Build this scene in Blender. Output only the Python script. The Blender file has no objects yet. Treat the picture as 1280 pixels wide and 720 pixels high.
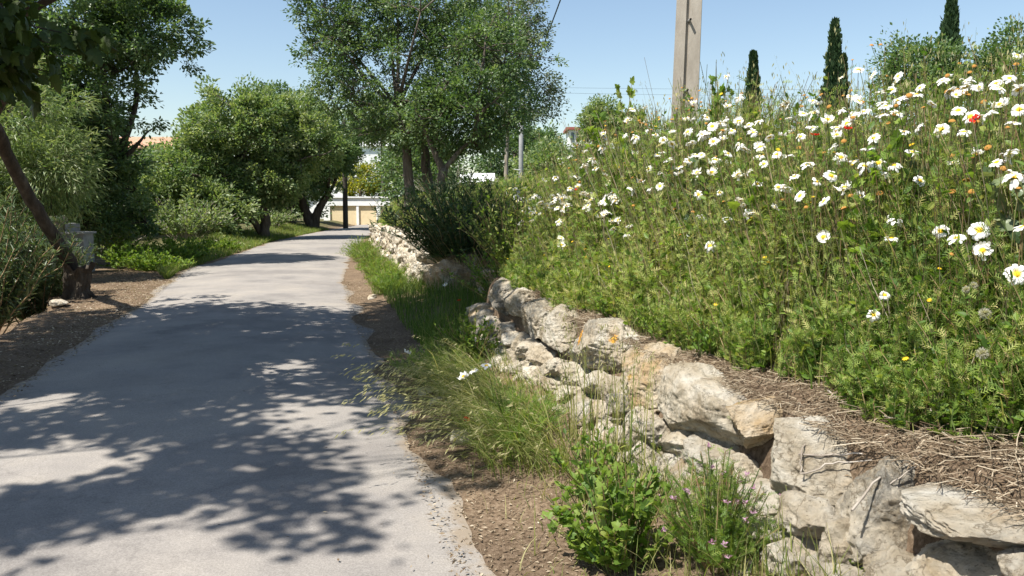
import bpy, math, random
import numpy as np
from mathutils import Vector, Matrix
R = math.radians
rng = np.random.RandomState(7)
random.seed(7)
scene = bpy.context.scene
COL = scene.collection

# ------------------------------------------------------------------ camera model
CAMZ, F, PITCH = 1.6, 1000.0, math.atan(105/1000.0)
cp, sp = math.cos(PITCH), math.sin(PITCH)
def at(px, py, Y):
    """point of the place seen at photo pixel (px,py) at distance Y ahead"""
    u = (px-640)/F; v = (360-py)/F
    dy = cp + v*sp; dz = -sp + v*cp
    return np.array([u/dy*Y, Y, CAMZ + dz/dy*Y])

# ------------------------------------------------------------------ noise
def _h(ix, iy, iz):
    n = (ix.astype(np.int64)*374761393 + iy.astype(np.int64)*668265263 + iz.astype(np.int64)*1274126177) & 0xffffffff
    n = ((n ^ (n >> 13))*1274126177) & 0xffffffff
    n = (n ^ (n >> 16)) & 0xffff
    return n/65535.0
def vnoise(p):
    p = np.asarray(p, float); i = np.floor(p); f = p-i; u = f*f*(3-2*f); i = i.astype(np.int64)
    r = 0
    for a in (0, 1):
        for b in (0, 1):
            for c in (0, 1):
                w = (u[:,0] if a else 1-u[:,0])*(u[:,1] if b else 1-u[:,1])*(u[:,2] if c else 1-u[:,2])
                r = r + w*_h(i[:,0]+a, i[:,1]+b, i[:,2]+c)
    return r*2-1
def fbm(p, o=4):
    r = 0; a = .5; s = 1
    for k in range(o):
        r = r + a*vnoise(np.asarray(p)*s+17.3*k); a *= .5; s *= 2.03
    return r
def sstep(a, b, x):
    t = np.clip((np.asarray(x, float)-a)/(b-a), 0, 1); return t*t*(3-2*t)

# ------------------------------------------------------------------ terrain
RY  = [-12, 0, 3.44, 6.5, 11.8, 18.8, 35.5, 48.5, 58, 66, 400]
RXR = [3.7, .62, -.22, -.98, -2.35, -4.0, -6.7, -8.3, -8.2, -7.5, -7.5]
RXL = [0.4, -2.66, -3.42, -4.16, -5.66, -7.75, -10.3, -11.2, -11.6, -11.8, -11.8]
def xr(y): return np.interp(y, RY, RXR)
def xl(y): return np.interp(y, RY, RXL)
WY = [-40, -12, 9.5, 14, 30, 45, 60, 70, 400]
WX = [5.0, 5.0, -.576, -1.62, -5.3, -7.3, -7.4, -7.0, -7.0]
def xw(y): return np.interp(y, WY, WX)
def wall_h(y): return np.interp(y, [-20, 9.5, 14, 30, 45, 60, 80], [.72, .74, .95, .8, .45, .2, .2])
def nook(y): return sstep(9.3, 9.7, y)*(1-sstep(13.6, 13.9, y))
def left_edge(y): return np.interp(y, [-20, 8, 10.3, 12.3, 13.9, 16, 400], [-2.0, -6.0, -6.6, -7.2, -8.1, -9.2, -9.2])
def gz(x, y):
    x = np.asarray(x, float); y = np.asarray(y, float)
    d = x - xw(y)
    d0 = .2 + 1.25*nook(y)
    up = sstep(d0-.07, d0+.07, d)
    hi = wall_h(y) + .75*(1-np.exp(-np.maximum(d-.25, 0)/2.2))
    hill = 8.5*sstep(38, 120, y)*sstep(-12, 14, x) + 2.5*sstep(60, 110, y)*sstep(-20, -45, x)
    p = np.stack([x*.8, y*.8, np.zeros_like(x)], -1).reshape(-1, 3)
    nz = fbm(p, 3).reshape(x.shape)
    p2 = np.stack([x*6, y*6, np.zeros_like(x)+5], -1).reshape(-1, 3)
    n2 = vnoise(p2).reshape(x.shape)
    verge = sstep(0, .8, x-xr(y))
    lo = .10*verge*(.6+nz) + .012*n2*verge + .12*sstep(-.5, .2, d)*sstep(.05, .3, x-xr(y))
    lo = lo + .30*sstep(.02, .2, d)*(1-sstep(8.8, 9.3, y))
    z = lo*(1-up) + (hi+.07*nz+.02*n2)*up
    # left of the road
    ol = xl(y)-x
    vl = sstep(0, .7, ol)
    z = z + vl*(.05*nz + .012*n2 + .35*sstep(.3, 2.2, ol)*sstep(20, 30, y))
    drop = sstep(-.02, .18, left_edge(y)-x)*(1-sstep(14.5, 17, y))
    z = z - .75*drop
    return z + hill
def gz1(x, y): return float(gz(np.array([x]), np.array([y]))[0])

# ------------------------------------------------------------------ scene helpers
def tag(o, label=None, cat=None, group=None, kind=None):
    if label: o['label'] = label
    if cat: o['category'] = cat
    if group: o['group'] = group
    if kind: o['kind'] = kind
    return o
def empty(name, loc, label, cat, group=None):
    o = bpy.data.objects.new(name, None); o.location = Vector([float(c) for c in loc])
    o.empty_display_size = .1
    COL.objects.link(o); tag(o, label, cat, group); return o
def mesh_np(name, v, tri, tint=None, smooth=False, midx=None):
    v = np.ascontiguousarray(v, np.float32); tri = np.ascontiguousarray(tri, np.int32)
    k = tri.shape[1]; me = bpy.data.meshes.new(name)
    me.vertices.add(len(v)); me.vertices.foreach_set('co', v.ravel())
    me.loops.add(tri.size); me.loops.foreach_set('vertex_index', tri.ravel())
    me.polygons.add(len(tri)); me.polygons.foreach_set('loop_start', np.arange(0, tri.size, k, dtype=np.int32))
    me.polygons.foreach_set('loop_total', np.full(len(tri), k, np.int32))
    me.polygons.foreach_set('use_smooth', np.full(len(tri), bool(smooth)))
    if midx is not None: me.polygons.foreach_set('material_index', np.ascontiguousarray(midx, np.int32))
    if tint is not None:
        a = me.attributes.new('tint', 'FLOAT', 'POINT'); a.data.foreach_set('value', np.ascontiguousarray(tint, np.float32))
    me.update(calc_edges=True); return me
class MB:
    """collects triangles; builds one mesh object"""
    def __init__(s): s.v = []; s.t = []; s.c = []; s.m = []; s.n = 0
    def add(s, v, t, tint=None, m=0):
        v = np.asarray(v, float).reshape(-1, 3); t = np.asarray(t, int)
        if t.shape[1] == 4: t = np.concatenate([t[:, [0,1,2]], t[:, [0,2,3]]])
        if tint is None: tint = .5
        s.v.append(v); s.t.append(t+s.n); s.c.append(np.broadcast_to(np.asarray(tint, float), (len(v),)).copy()); s.m.append(np.full(len(t), m)); s.n += len(v)
        return s
    def box(s, lo, hi, m=0, M=None, tint=.5):
        lo = np.array(lo, float); hi = np.array(hi, float)
        v = np.array([[x, y, z] for x in (lo[0], hi[0]) for y in (lo[1], hi[1]) for z in (lo[2], hi[2])])
        f = [[0,1,3,2],[4,6,7,5],[0,4,5,1],[2,3,7,6],[0,2,6,4],[1,5,7,3]]
        if M is not None: v = v @ np.array(M)[:3,:3].T + np.array(M)[:3,3]
        return s.add(v, f, tint, m)
    def build(s, name, mats, parent=None, smooth=False):
        v = np.concatenate(s.v) if s.v else np.zeros((0,3)); t = np.concatenate(s.t)
        if parent is not None: v = v - np.array(parent.matrix_basis.translation if parent.parent is None else parent.matrix_basis.translation + parent.parent.matrix_basis.translation)
        me = mesh_np(name, v, t, np.concatenate(s.c), smooth, np.concatenate(s.m))
        for m in (mats if isinstance(mats, (list, tuple)) else [mats]): me.materials.append(m)
        o = bpy.data.objects.new(name, me); COL.objects.link(o)
        if parent is not None: o.parent = parent
        return o
def norm(a): return a/np.maximum(np.linalg.norm(a, axis=-1, keepdims=True), 1e-9)
def basis(axis, up):
    a = norm(axis); s = norm(np.cross(a, up)); n = np.cross(s, a)
    return np.stack([s, a, n], -1)       # columns: side, axis, normal
def scatter(mb, tv, tt, pos, rot, scale, tint, m=0):
    tv = np.asarray(tv, float); tt = np.asarray(tt, int)
    n = len(pos); k = len(tv)
    if n == 0: return
    sc = np.asarray(scale, float)
    if sc.ndim == 1: sc = sc[:, None]
    loc = tv[None]*sc[:, None, :]
    v = np.einsum('nij,nkj->nki', rot, loc) + pos[:, None, :]
    t = tt[None] + (np.arange(n)*k)[:, None, None]
    mb.add(v.reshape(-1, 3), t.reshape(-1, 3), np.repeat(tint, k), m)
def tubes(mb, P, rad, sides=4, tint=.5, m=0):
    """many paths at once: P (n,k,3), rad (n,k)"""
    P = np.asarray(P, float); n, k, _ = P.shape; rad = np.broadcast_to(rad, (n, k))
    T = np.gradient(P, axis=1); T = norm(T)
    ref = np.where(np.abs(T[:, :1, 2:3]) > .8, np.array([1., 0, 0]), np.array([0, 0, 1.]))
    ref = np.broadcast_to(ref, T.shape)
    A = norm(np.cross(T, ref)); B = np.cross(T, A)
    an = np.arange(sides)*2*math.pi/sides
    v = P[:, :, None] + rad[:, :, None, None]*(np.cos(an)[None, None, :, None]*A[:, :, None] + np.sin(an)[None, None, :, None]*B[:, :, None])
    idx = np.arange(k*sides).reshape(k, sides); q = []
    a = idx[:-1]; b = np.roll(idx, -1, 1)[:-1]; c = np.roll(idx, -1, 1)[1:]; d = idx[1:]
    q = np.stack([a, b, c, d], -1).reshape(-1, 4)
    cap = []
    for j in range(1, sides-1): cap += [[idx[-1][0], idx[-1][j], idx[-1][j+1]]]
    tr = np.concatenate([q[:, [0,1,2]], q[:, [0,2,3]], np.array(cap)])
    t = tr[None] + (np.arange(n)*k*sides)[:, None, None]
    tn = np.repeat(np.broadcast_to(tint, (n,)), k*sides)
    mb.add(v.reshape(-1, 3), t.reshape(-1, 3), tn, m)
def tube(mb, path, rad, sides=8, tint=.5, m=0, wob=0, steps=None, seed=0):
    path = np.asarray(path, float); rad = np.asarray(rad, float)
    if steps:
        t = np.linspace(0, len(path)-1, steps)
        # catmull-rom style smoothing through interpolation of a cubic
        q = np.stack([np.interp(t, np.arange(len(path)), path[:, i]) for i in range(3)], -1)
        for _ in range(2): q[1:-1] = .25*q[:-2]+.5*q[1:-1]+.25*q[2:]
        rad = np.interp(t, np.arange(len(rad)), rad); path = q
    if wob:
        r_ = np.random.RandomState(seed); path = path.copy(); path[1:-1] += r_.normal(0, wob, path[1:-1].shape)
    tubes(mb, path[None], rad[None], sides, tint, m)
    return path
def blades(mb, base, h, dirxy, bend, w, tint, k=5, m=0):
    """grass blades: flat strips that arch over"""
    n = len(base); t = np.linspace(0, 1, k)[None, :, None]
    d = np.stack([np.cos(dirxy), np.sin(dirxy), np.zeros(n)], -1)[:, None, :]
    bend = np.asarray(bend)[:, None, None]; H = np.asarray(h)[:, None, None]
    P = base[:, None, :] + d*H*bend*t**2.0 + np.array([0, 0, 1.])*H*(t - .35*np.minimum(bend, 1.4)*t**2.4)
    side = np.cross(d, np.array([0, 0, 1.])); rot = rng.uniform(-.8, .8, n)[:, None, None]
    side = side*np.cos(rot) + d*np.sin(rot)
    W = (np.asarray(w)[:, None, None])*(1-t**1.6)*.5 + .0004
    L = P - side*W; Rr = P + side*W
    v = np.stack([L, Rr], 2).reshape(n, 2*k, 3)
    q = np.array([[2*i, 2*i+1, 2*i+3, 2*i+2] for i in range(k-1)]); tr = np.concatenate([q[:, [0,1,2]], q[:, [0,2,3]]])
    tt = tr[None] + (np.arange(n)*2*k)[:, None, None]
    mb.add(v.reshape(-1, 3), tt.reshape(-1, 3), np.repeat(tint, 2*k), m)
    return P[:, -1], norm(P[:, -1]-P[:, -2])

# leaf templates: along +Y, side X, normal Z
T_OVAL = (np.array([[0,0,0],[.24,.35,.05],[.2,.72,.04],[0,1,-.04],[-.2,.72,.04],[-.24,.35,.05]]), [[0,1,2],[0,2,3],[0,3,4],[0,4,5]])
T_DIAM = (np.array([[0,0,0],[.28,.5,.06],[0,1,-.03],[-.28,.5,.06]]), [[0,1,2],[0,2,3]])
T_LANCE = (np.array([[0,0,0],[.085,.4,.03],[0,1,-.08],[-.085,.4,.03]]), [[0,1,2],[0,2,3]])
def T_pin():
    v = [[0,0,0],[.018,1,0],[-.018,1,0]]; t = [[0,1,2]]
    for i, y in enumerate(np.linspace(.18, .85, 4)):
        for s in (-1, 1):
            L = .36*math.sin(math.pi*min(1, y*.8+.1)); b = len(v); y2 = y+.05*s
            v += [[0, y2-.05, 0], [s*L, y2+.22, .10], [0, y2+.06, 0]]; t += [[b, b+2, b+1] if s > 0 else [b, b+1, b+2]]
    return np.array(v, float), t
T_PIN = T_pin()
def T_lobed():
    pts = [(0,0),(.18,-.02),(.42,.10),(.34,.26),(.50,.50),(.36,.56),(.26,.52),(.24,.70),(.12,.86),(0,1.0)]
    pts = pts + [(-x, y) for x, y in pts[-2:0:-1]]
    v = [[0,.38,.05]] + [[x, y, -.12*abs(x) - .10*max(0,y-.5)] for x, y in pts]
    n = len(pts); return np.array(v), [[0, 1+i, 1+(i+1) % n] for i in range(n)]
T_LOBED = T_lobed()
def rand_dirs(n, zmin=-1, r=rng):
    z = r.uniform(zmin, 1, n); a = r.uniform(0, 2*math.pi, n); q = np.sqrt(np.maximum(0, 1-z*z))
    return np.stack([q*np.cos(a), q*np.sin(a), z], -1)
def leaf_rot(axis, r=rng, up=.55):
    n = len(axis); upv = norm(rand_dirs(n, -.2, r) + np.array([0, 0, up])); return basis(axis, upv)

# ------------------------------------------------------------------ materials
def newmat(name):
    m = bpy.data.materials.new(name); m.use_nodes = True; nt = m.node_tree; nt.nodes.clear()
    out = nt.nodes.new('ShaderNodeOutputMaterial'); return m, nt, out
def N(nt, typ, **kw):
    n = nt.nodes.new(typ)
    for k, v in kw.items():
        if k in n.inputs.keys(): n.inputs[k].default_value = v
        else: setattr(n, k, v)
    return n
def ramp(nt, stops, interp='LINEAR'):
    r = nt.nodes.new('ShaderNodeValToRGB'); e = r.color_ramp.elements; r.color_ramp.interpolation = interp
    while len(e) < len(stops): e.new(.5)
    for i, (p, c) in enumerate(stops):
        e[i].position = p; e[i].color = (*c, 1) if len(c) == 3 else c
    return r
def leaf_mat(name, cols, trans=.35, rough=.5, spec=.35, tmul=1.6):
    m, nt, out = newmat(name); L = nt.links.new
    a = N(nt, 'ShaderNodeAttribute', attribute_name='tint')
    rp = ramp(nt, [(i/(len(cols)-1), c) for i, c in enumerate(cols)]); L(a.outputs['Fac'], rp.inputs[0])
    p = N(nt, 'ShaderNodeBsdfPrincipled', Roughness=rough); p.inputs['Specular IOR Level'].default_value = spec
    L(rp.outputs[0], p.inputs['Base Color'])
    t = N(nt, 'ShaderNodeBsdfTranslucent'); mx = N(nt, 'ShaderNodeMixRGB', blend_type='MULTIPLY'); mx.inputs[0].default_value = 1
    mx.inputs[2].default_value = (tmul, tmul*1.05, tmul*.45, 1); L(rp.outputs[0], mx.inputs[1]); L(mx.outputs[0], t.inputs[0])
    s = N(nt, 'ShaderNodeMixShader'); s.inputs[0].default_value = trans
    L(p.outputs[0], s.inputs[1]); L(t.outputs[0], s.inputs[2]); L(s.outputs[0], out.inputs[0]); return m
def noise_mat(name, cols, scale=6, detail=8, rough=.85, bump=.3, bdist=.02, bscale=None, stretch=(1,1,1), coord='Object', spec=.2, rand=0):
    m, nt, out = newmat(name); L = nt.links.new
    tc = N(nt, 'ShaderNodeTexCoord'); mp = N(nt, 'ShaderNodeMapping'); mp.inputs['Scale'].default_value = stretch
    L(tc.outputs[coord], mp.inputs[0])
    n = N(nt, 'ShaderNodeTexNoise', Scale=scale, Detail=detail, Roughness=.65); L(mp.outputs[0], n.inputs['Vector'])
    rp = ramp(nt, [(.28+.44*i/max(1, len(cols)-1), c) for i, c in enumerate(cols)]); L(n.outputs[0], rp.inputs[0])
    p = N(nt, 'ShaderNodeBsdfPrincipled', Roughness=rough); p.inputs['Specular IOR Level'].default_value = spec
    L(rp.outputs[0], p.inputs['Base Color'])
    n2 = N(nt, 'ShaderNodeTexNoise', Scale=bscale or scale*3, Detail=6, Roughness=.7); L(mp.outputs[0], n2.inputs['Vector'])
    b = N(nt, 'ShaderNodeBump', Strength=bump, Distance=bdist); L(n2.outputs[0], b.inputs['Height']); L(b.outputs[0], p.inputs['Normal'])
    L(p.outputs[0], out.inputs[0]); return m
def plain_mat(name, c, rough=.6, spec=.3): return noise_mat(name, [tuple(x*.88 for x in c), c, tuple(min(1, x*1.08) for x in c)], 4, 6, rough, .12, .01, None, (1,1,1), 'Object', spec)

def stone_mat(name, lichen=None, ochre=0., grey=.5):
    m, nt, out = newmat(name); L = nt.links.new
    tc = N(nt, 'ShaderNodeTexCoord'); oi = N(nt, 'ShaderNodeObjectInfo')
    ad = N(nt, 'ShaderNodeVectorMath', operation='ADD'); mu = N(nt, 'ShaderNodeMath', operation='MULTIPLY'); mu.inputs[1].default_value = 37
    L(oi.outputs['Random'], mu.inputs[0]); L(tc.outputs['Object'], ad.inputs[0]); L(mu.outputs[0], ad.inputs[1])
    v = ad.outputs[0]
    n1 = N(nt, 'ShaderNodeTexNoise', Scale=5, Detail=8, Roughness=.6); L(v, n1.inputs['Vector'])
    base = ramp(nt, [(.28, (.24,.19,.125)), (.40, (.42,.35,.25)), (.53, (.54,.475,.37)), (.68, (.66,.62,.535))]); L(n1.outputs[0], base.inputs[0])
    n2 = N(nt, 'ShaderNodeTexNoise', Scale=26, Detail=8, Roughness=.75); L(v, n2.inputs['Vector'])
    n3 = N(nt, 'ShaderNodeTexNoise', Scale=3.0, Detail=5); L(v, n3.inputs['Vector'])
    g = ramp(nt, [(.50-.14*grey, (0,0,0)), (.66-.10*grey, (1,1,1))]); L(n2.outputs[0], g.inputs[0])
    g3 = ramp(nt, [(.40, (0,0,0)), (.58, (1,1,1))]); L(n3.outputs[0], g3.inputs[0])
    gm = N(nt, 'ShaderNodeMath', operation='MULTIPLY'); L(g.outputs[0], gm.inputs[0]); L(g3.outputs[0], gm.inputs[1])
    gm2 = N(nt, 'ShaderNodeMath', operation='MULTIPLY'); gm2.inputs[1].default_value = .75*grey+.2; L(gm.outputs[0], gm2.inputs[0])
    mx = N(nt, 'ShaderNodeMixRGB'); mx.inputs[2].default_value = (.19,.18,.155,1); L(gm2.outputs[0], mx.inputs[0]); L(base.outputs[0], mx.inputs[1])
    col = mx.outputs[0]
    # ochre iron staining
    n4 = N(nt, 'ShaderNodeTexNoise', Scale=4.2, Detail=6, Roughness=.6); ad2 = N(nt, 'ShaderNodeVectorMath', operation='ADD'); ad2.inputs[1].default_value = (9,3,5)
    L(v, ad2.inputs[0]); L(ad2.outputs[0], n4.inputs['Vector'])
    o = ramp(nt, [(.56-.22*ochre, (0,0,0)), (.78-.2*ochre, (1,1,1))]); L(n4.outputs[0], o.inputs[0])
    om = N(nt, 'ShaderNodeMath', operation='MULTIPLY'); om.inputs[1].default_value = .6+.25*ochre; L(o.outputs[0], om.inputs[0])
    mo = N(nt, 'ShaderNodeMixRGB'); mo.inputs[2].default_value = (.36,.235,.105,1); L(om.outputs[0], mo.inputs[0]); L(col, mo.inputs[1]); col = mo.outputs[0]
    if lichen:
        for (c, r, rgb) in lichen:
            d = N(nt, 'ShaderNodeVectorMath', operation='DISTANCE'); d.inputs[1].default_value = c
            nw = N(nt, 'ShaderNodeTexNoise', Scale=18, Detail=5, Roughness=.7); L(tc.outputs['Object'], nw.inputs['Vector'])
            L(tc.outputs['Object'], d.inputs[0])
            s = N(nt, 'ShaderNodeMath', operation='MULTIPLY_ADD'); s.inputs[1].default_value = r*2.2; L(nw.outputs[0], s.inputs[0]); L(d.outputs['Value'], s.inputs[2])
            rr = N(nt, 'ShaderNodeMapRange'); rr.inputs[1].default_value = r*1.9; rr.inputs[2].default_value = r*2.2; rr.inputs[3].default_value = .9; rr.inputs[4].default_value = 0
            L(s.outputs[0], rr.inputs[0])
            ml = N(nt, 'ShaderNodeMixRGB'); ml.inputs[2].default_value = (*rgb, 1); L(rr.outputs[0], ml.inputs[0]); L(col, ml.inputs[1]); col = ml.outputs[0]
    pv = N(nt, 'ShaderNodeTexVoronoi', Scale=48); pn = N(nt, 'ShaderNodeTexNoise', Scale=60, Detail=4); L(v, pn.inputs['Vector'])
    pa = N(nt, 'ShaderNodeMixRGB', blend_type='ADD'); pa.inputs[0].default_value = .03; L(v, pa.inputs[1]); L(pn.outputs['Color'], pa.inputs[2]); L(pa.outputs[0], pv.inputs['Vector'])
    pr_ = ramp(nt, [(.10, (.8,.8,.8)), (.26, (0,0,0))]); L(pv.outputs['Distance'], pr_.inputs[0])
    pk = N(nt, 'ShaderNodeTexNoise', Scale=7, Detail=5); L(v, pk.inputs['Vector']); pkr = ramp(nt, [(.44, (0,0,0)), (.56, (1,1,1))]); L(pk.outputs[0], pkr.inputs[0])
    pm_ = N(nt, 'ShaderNodeMath', operation='MULTIPLY'); L(pr_.outputs[0], pm_.inputs[0]); L(pkr.outputs[0], pm_.inputs[1])
    pc = N(nt, 'ShaderNodeMixRGB'); pc.inputs[2].default_value = (.15,.125,.09,1); L(pm_.outputs[0], pc.inputs[0]); L(col, pc.inputs[1]); col = pc.outputs[0]
    cn = N(nt, 'ShaderNodeTexNoise', Scale=3.4, Detail=9, Roughness=.62); L(v, cn.inputs['Vector'])
    crr = ramp(nt, [(.485, (0,0,0)), (.499, (.75,.75,.75)), (.501, (.75,.75,.75)), (.512, (0,0,0))]); L(cn.outputs[0], crr.inputs[0])
    cc = N(nt, 'ShaderNodeMixRGB'); cc.inputs[2].default_value = (.17,.135,.09,1); L(crr.outputs[0], cc.inputs[0]); L(col, cc.inputs[1]); col = cc.outputs[0]
    hsv = N(nt, 'ShaderNodeHueSaturation'); L(col, hsv.inputs['Color'])
    vr = N(nt, 'ShaderNodeMapRange'); vr.inputs[3].default_value = .95; vr.inputs[4].default_value = 1.22; L(oi.outputs['Random'], vr.inputs[0]); L(vr.outputs[0], hsv.inputs['Value'])
    p = N(nt, 'ShaderNodeBsdfPrincipled', Roughness=.92); p.inputs['Specular IOR Level'].default_value = .12
    L(hsv.outputs[0], p.inputs['Base Color'])
    nb = N(nt, 'ShaderNodeTexNoise', Scale=22, Detail=12, Roughness=.78); L(v, nb.inputs['Vector'])
    vo = N(nt, 'ShaderNodeTexVoronoi', Scale=30); L(v, vo.inputs['Vector'])
    sm = N(nt, 'ShaderNodeMath', operation='MULTIPLY_ADD'); sm.inputs[1].default_value = .4; L(vo.outputs['Distance'], sm.inputs[0]); L(nb.outputs[0], sm.inputs[2])
    b = N(nt, 'ShaderNodeBump', Strength=1.0, Distance=.045); L(sm.outputs[0], b.inputs['Height']); L(b.outputs[0], p.inputs['Normal'])
    L(p.outputs[0], out.inputs[0]); return m

M = {}
M['stone'] = stone_mat('limestone', grey=.35)
M['stone_white'] = stone_mat('pale_limestone', grey=.15)
M['stone_grey'] = stone_mat('grey_lichened_limestone', grey=1.0)
M['stone_ochre'] = stone_mat('ochre_stained_limestone', lichen=[((-.02,-.17,.02), .05, (.40,.24,.03))], ochre=.85, grey=.5)
M['stone_orange'] = stone_mat('orange_lichened_limestone', lichen=[((.10,-.155,.07), .062, (.72,.33,.03)), ((-.05,-.16,.085), .03, (.72,.38,.04)), ((-.36,-.10,.13), .035, (.70,.36,.04))], grey=.8)
M['stone_brown'] = stone_mat('brown_limestone', ochre=1.0, grey=.3)
# ground: leaf litter / soil with greener patches by 'tint' zone
def ground_mat():
    m, nt, out = newmat('earth_and_litter'); L = nt.links.new
    tc = N(nt, 'ShaderNodeTexCoord'); a = N(nt, 'ShaderNodeAttribute', attribute_name='tint')
    n1 = N(nt, 'ShaderNodeTexNoise', Scale=38, Detail=10, Roughness=.8); L(tc.outputs['Object'], n1.inputs['Vector'])
    n2 = N(nt, 'ShaderNodeTexNoise', Scale=1.6, Detail=6, Roughness=.6); L(tc.outputs['Object'], n2.inputs['Vector'])
    lit = ramp(nt, [(.30, (.055,.04,.028)), (.45, (.15,.11,.075)), (.58, (.26,.20,.145)), (.72, (.42,.35,.27))]); L(n1.outputs[0], lit.inputs[0])
    tonal = ramp(nt, [(.3, (.62,.58,.55)), (.7, (1.15,1.1,1.02))]); L(n2.outputs[0], tonal.inputs[0])
    mm = N(nt, 'ShaderNodeMixRGB', blend_type='MULTIPLY'); mm.inputs[0].default_value = 1; L(lit.outputs[0], mm.inputs[1]); L(tonal.outputs[0], mm.inputs[2])
    n3 = N(nt, 'ShaderNodeTexNoise', Scale=9, Detail=8, Roughness=.7); L(tc.outputs['Object'], n3.inputs['Vector'])
    gr = ramp(nt, [(.3, (.03,.045,.015)), (.55, (.075,.10,.03)), (.75, (.15,.15,.06))]); L(n3.outputs[0], gr.inputs[0])
    mx = N(nt, 'ShaderNodeMixRGB'); L(a.outputs['Fac'], mx.inputs[0]); L(mm.outputs[0], mx.inputs[1]); L(gr.outputs[0], mx.inputs[2])
    p = N(nt, 'ShaderNodeBsdfPrincipled', Roughness=.95); p.inputs['Specular IOR Level'].default_value = .08; L(mx.outputs[0], p.inputs['Base Color'])
    b = N(nt, 'ShaderNodeBump', Strength=.8, Distance=.02); L(n1.outputs[0], b.inputs['Height']); L(b.outputs[0], p.inputs['Normal']); L(p.outputs[0], out.inputs[0]); return m
M['ground'] = ground_mat()
def road_mat():
    m, nt, out = newmat('worn_asphalt'); L = nt.links.new
    tc = N(nt, 'ShaderNodeTexCoord'); a = N(nt, 'ShaderNodeAttribute', attribute_name='tint')
    n1 = N(nt, 'ShaderNodeTexNoise', Scale=110, Detail=6, Roughness=.85); L(tc.outputs['Object'], n1.inputs['Vector'])
    n2 = N(nt, 'ShaderNodeTexNoise', Scale=1.1, Detail=7, Roughness=.62); L(tc.outputs['Object'], n2.inputs['Vector'])
    c1 = ramp(nt, [(.25, (.125,.114,.103)), (.5, (.27,.25,.228)), (.8, (.44,.415,.38))]); L(n1.outputs[0], c1.inputs[0])
    c2 = ramp(nt, [(.3, (.82,.82,.83)), (.5, (.98,.97,.96)), (.7, (1.12,1.10,1.07))]); L(n2.outputs[0], c2.inputs[0])
    mm = N(nt, 'ShaderNodeMixRGB', blend_type='MULTIPLY'); mm.inputs[0].default_value = 1; L(c1.outputs[0], mm.inputs[1]); L(c2.outputs[0], mm.inputs[2])
    vo = N(nt, 'ShaderNodeTexVoronoi', Scale=11); L(tc.outputs['Object'], vo.inputs['Vector'])
    sp_ = ramp(nt, [(.0, (1,1,1)), (.09, (0,0,0))]); L(vo.outputs['Distance'], sp_.inputs[0])
    n5 = N(nt, 'ShaderNodeTexNoise', Scale=2.3, Detail=2); L(tc.outputs['Object'], n5.inputs['Vector'])
    s5 = ramp(nt, [(.58, (0,0,0)), (.66, (.55,.55,.55))]); L(n5.outputs[0], s5.inputs[0])
    ms = N(nt, 'ShaderNodeMath', operation='MULTIPLY'); L(sp_.outputs[0], ms.inputs[0]); L(s5.outputs[0], ms.inputs[1])
    md = N(nt, 'ShaderNodeMixRGB'); md.inputs[2].default_value = (.10,.075,.05,1); L(ms.outputs[0], md.inputs[0]); L(mm.outputs[0], md.inputs[1])
    wv = N(nt, 'ShaderNodeTexNoise', Scale=1.7, Detail=6, Roughness=.7); L(tc.outputs['Object'], wv.inputs['Vector'])
    wa = N(nt, 'ShaderNodeMixRGB', blend_type='ADD'); wa.inputs[0].default_value = .55; L(tc.outputs['Object'], wa.inputs[1]); L(wv.outputs['Color'], wa.inputs[2])
    vc = N(nt, 'ShaderNodeTexVoronoi', feature='DISTANCE_TO_EDGE', Scale=.55); L(wa.outputs[0], vc.inputs['Vector'])
    cr = ramp(nt, [(.0, (.22,.22,.22)), (.006, (0,0,0))]); L(vc.outputs['Distance'], cr.inputs[0])
    mcx = N(nt, 'ShaderNodeMixRGB'); mcx.inputs[2].default_value = (.09,.08,.07,1); L(cr.outputs[0], mcx.inputs[0]); L(md.outputs[0], mcx.inputs[1])
    n6 = N(nt, 'ShaderNodeTexNoise', Scale=.45, Detail=9, Roughness=.7); L(tc.outputs['Object'], n6.inputs['Vector'])
    s6 = ramp(nt, [(.42, (.80,.80,.81)), (.50, (1,1,1)), (.62, (1.12,1.10,1.06))]); L(n6.outputs[0], s6.inputs[0])
    md = N(nt, 'ShaderNodeMixRGB', blend_type='MULTIPLY'); md.inputs[0].default_value = 1; L(mcx.outputs[0], md.inputs[1]); L(s6.outputs[0], md.inputs[2])
    n4 = N(nt, 'ShaderNodeTexNoise', Scale=5, Detail=6, Roughness=.7); L(tc.outputs['Object'], n4.inputs['Vector'])
    e = N(nt, 'ShaderNodeMath', operation='MULTIPLY_ADD'); e.inputs[1].default_value = .9; L(n4.outputs[0], e.inputs[0]); L(a.outputs['Fac'], e.inputs[2])
    er = ramp(nt, [(.86, (0,0,0)), (1.0, (.8,.8,.8))]); eh = N(nt, 'ShaderNodeMath', operation='MULTIPLY'); eh.inputs[1].default_value = .70; L(e.outputs[0], eh.inputs[0]); L(eh.outputs[0], er.inputs[0])
    mx = N(nt, 'ShaderNodeMixRGB'); mx.inputs[2].default_value = (.24,.19,.135,1); L(er.outputs[0], mx.inputs[0]); L(md.outputs[0], mx.inputs[1])
    p = N(nt, 'ShaderNodeBsdfPrincipled', Roughness=.9); p.inputs['Specular IOR Level'].default_value = .2; L(mx.outputs[0], p.inputs['Base Color'])
    b = N(nt, 'ShaderNodeBump', Strength=.35, Distance=.006); L(n1.outputs[0], b.inputs['Height']); L(b.outputs[0], p.inputs['Normal']); L(p.outputs[0], out.inputs[0]); return m
M['road'] = road_mat()
M['carob'] = leaf_mat('carob_leaf', [(0.03, 0.066, 0.025), (0.076, 0.133, 0.047), (0.131, 0.2, 0.076), (0.22, 0.266, 0.143)], .34, .42, .5)
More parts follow.
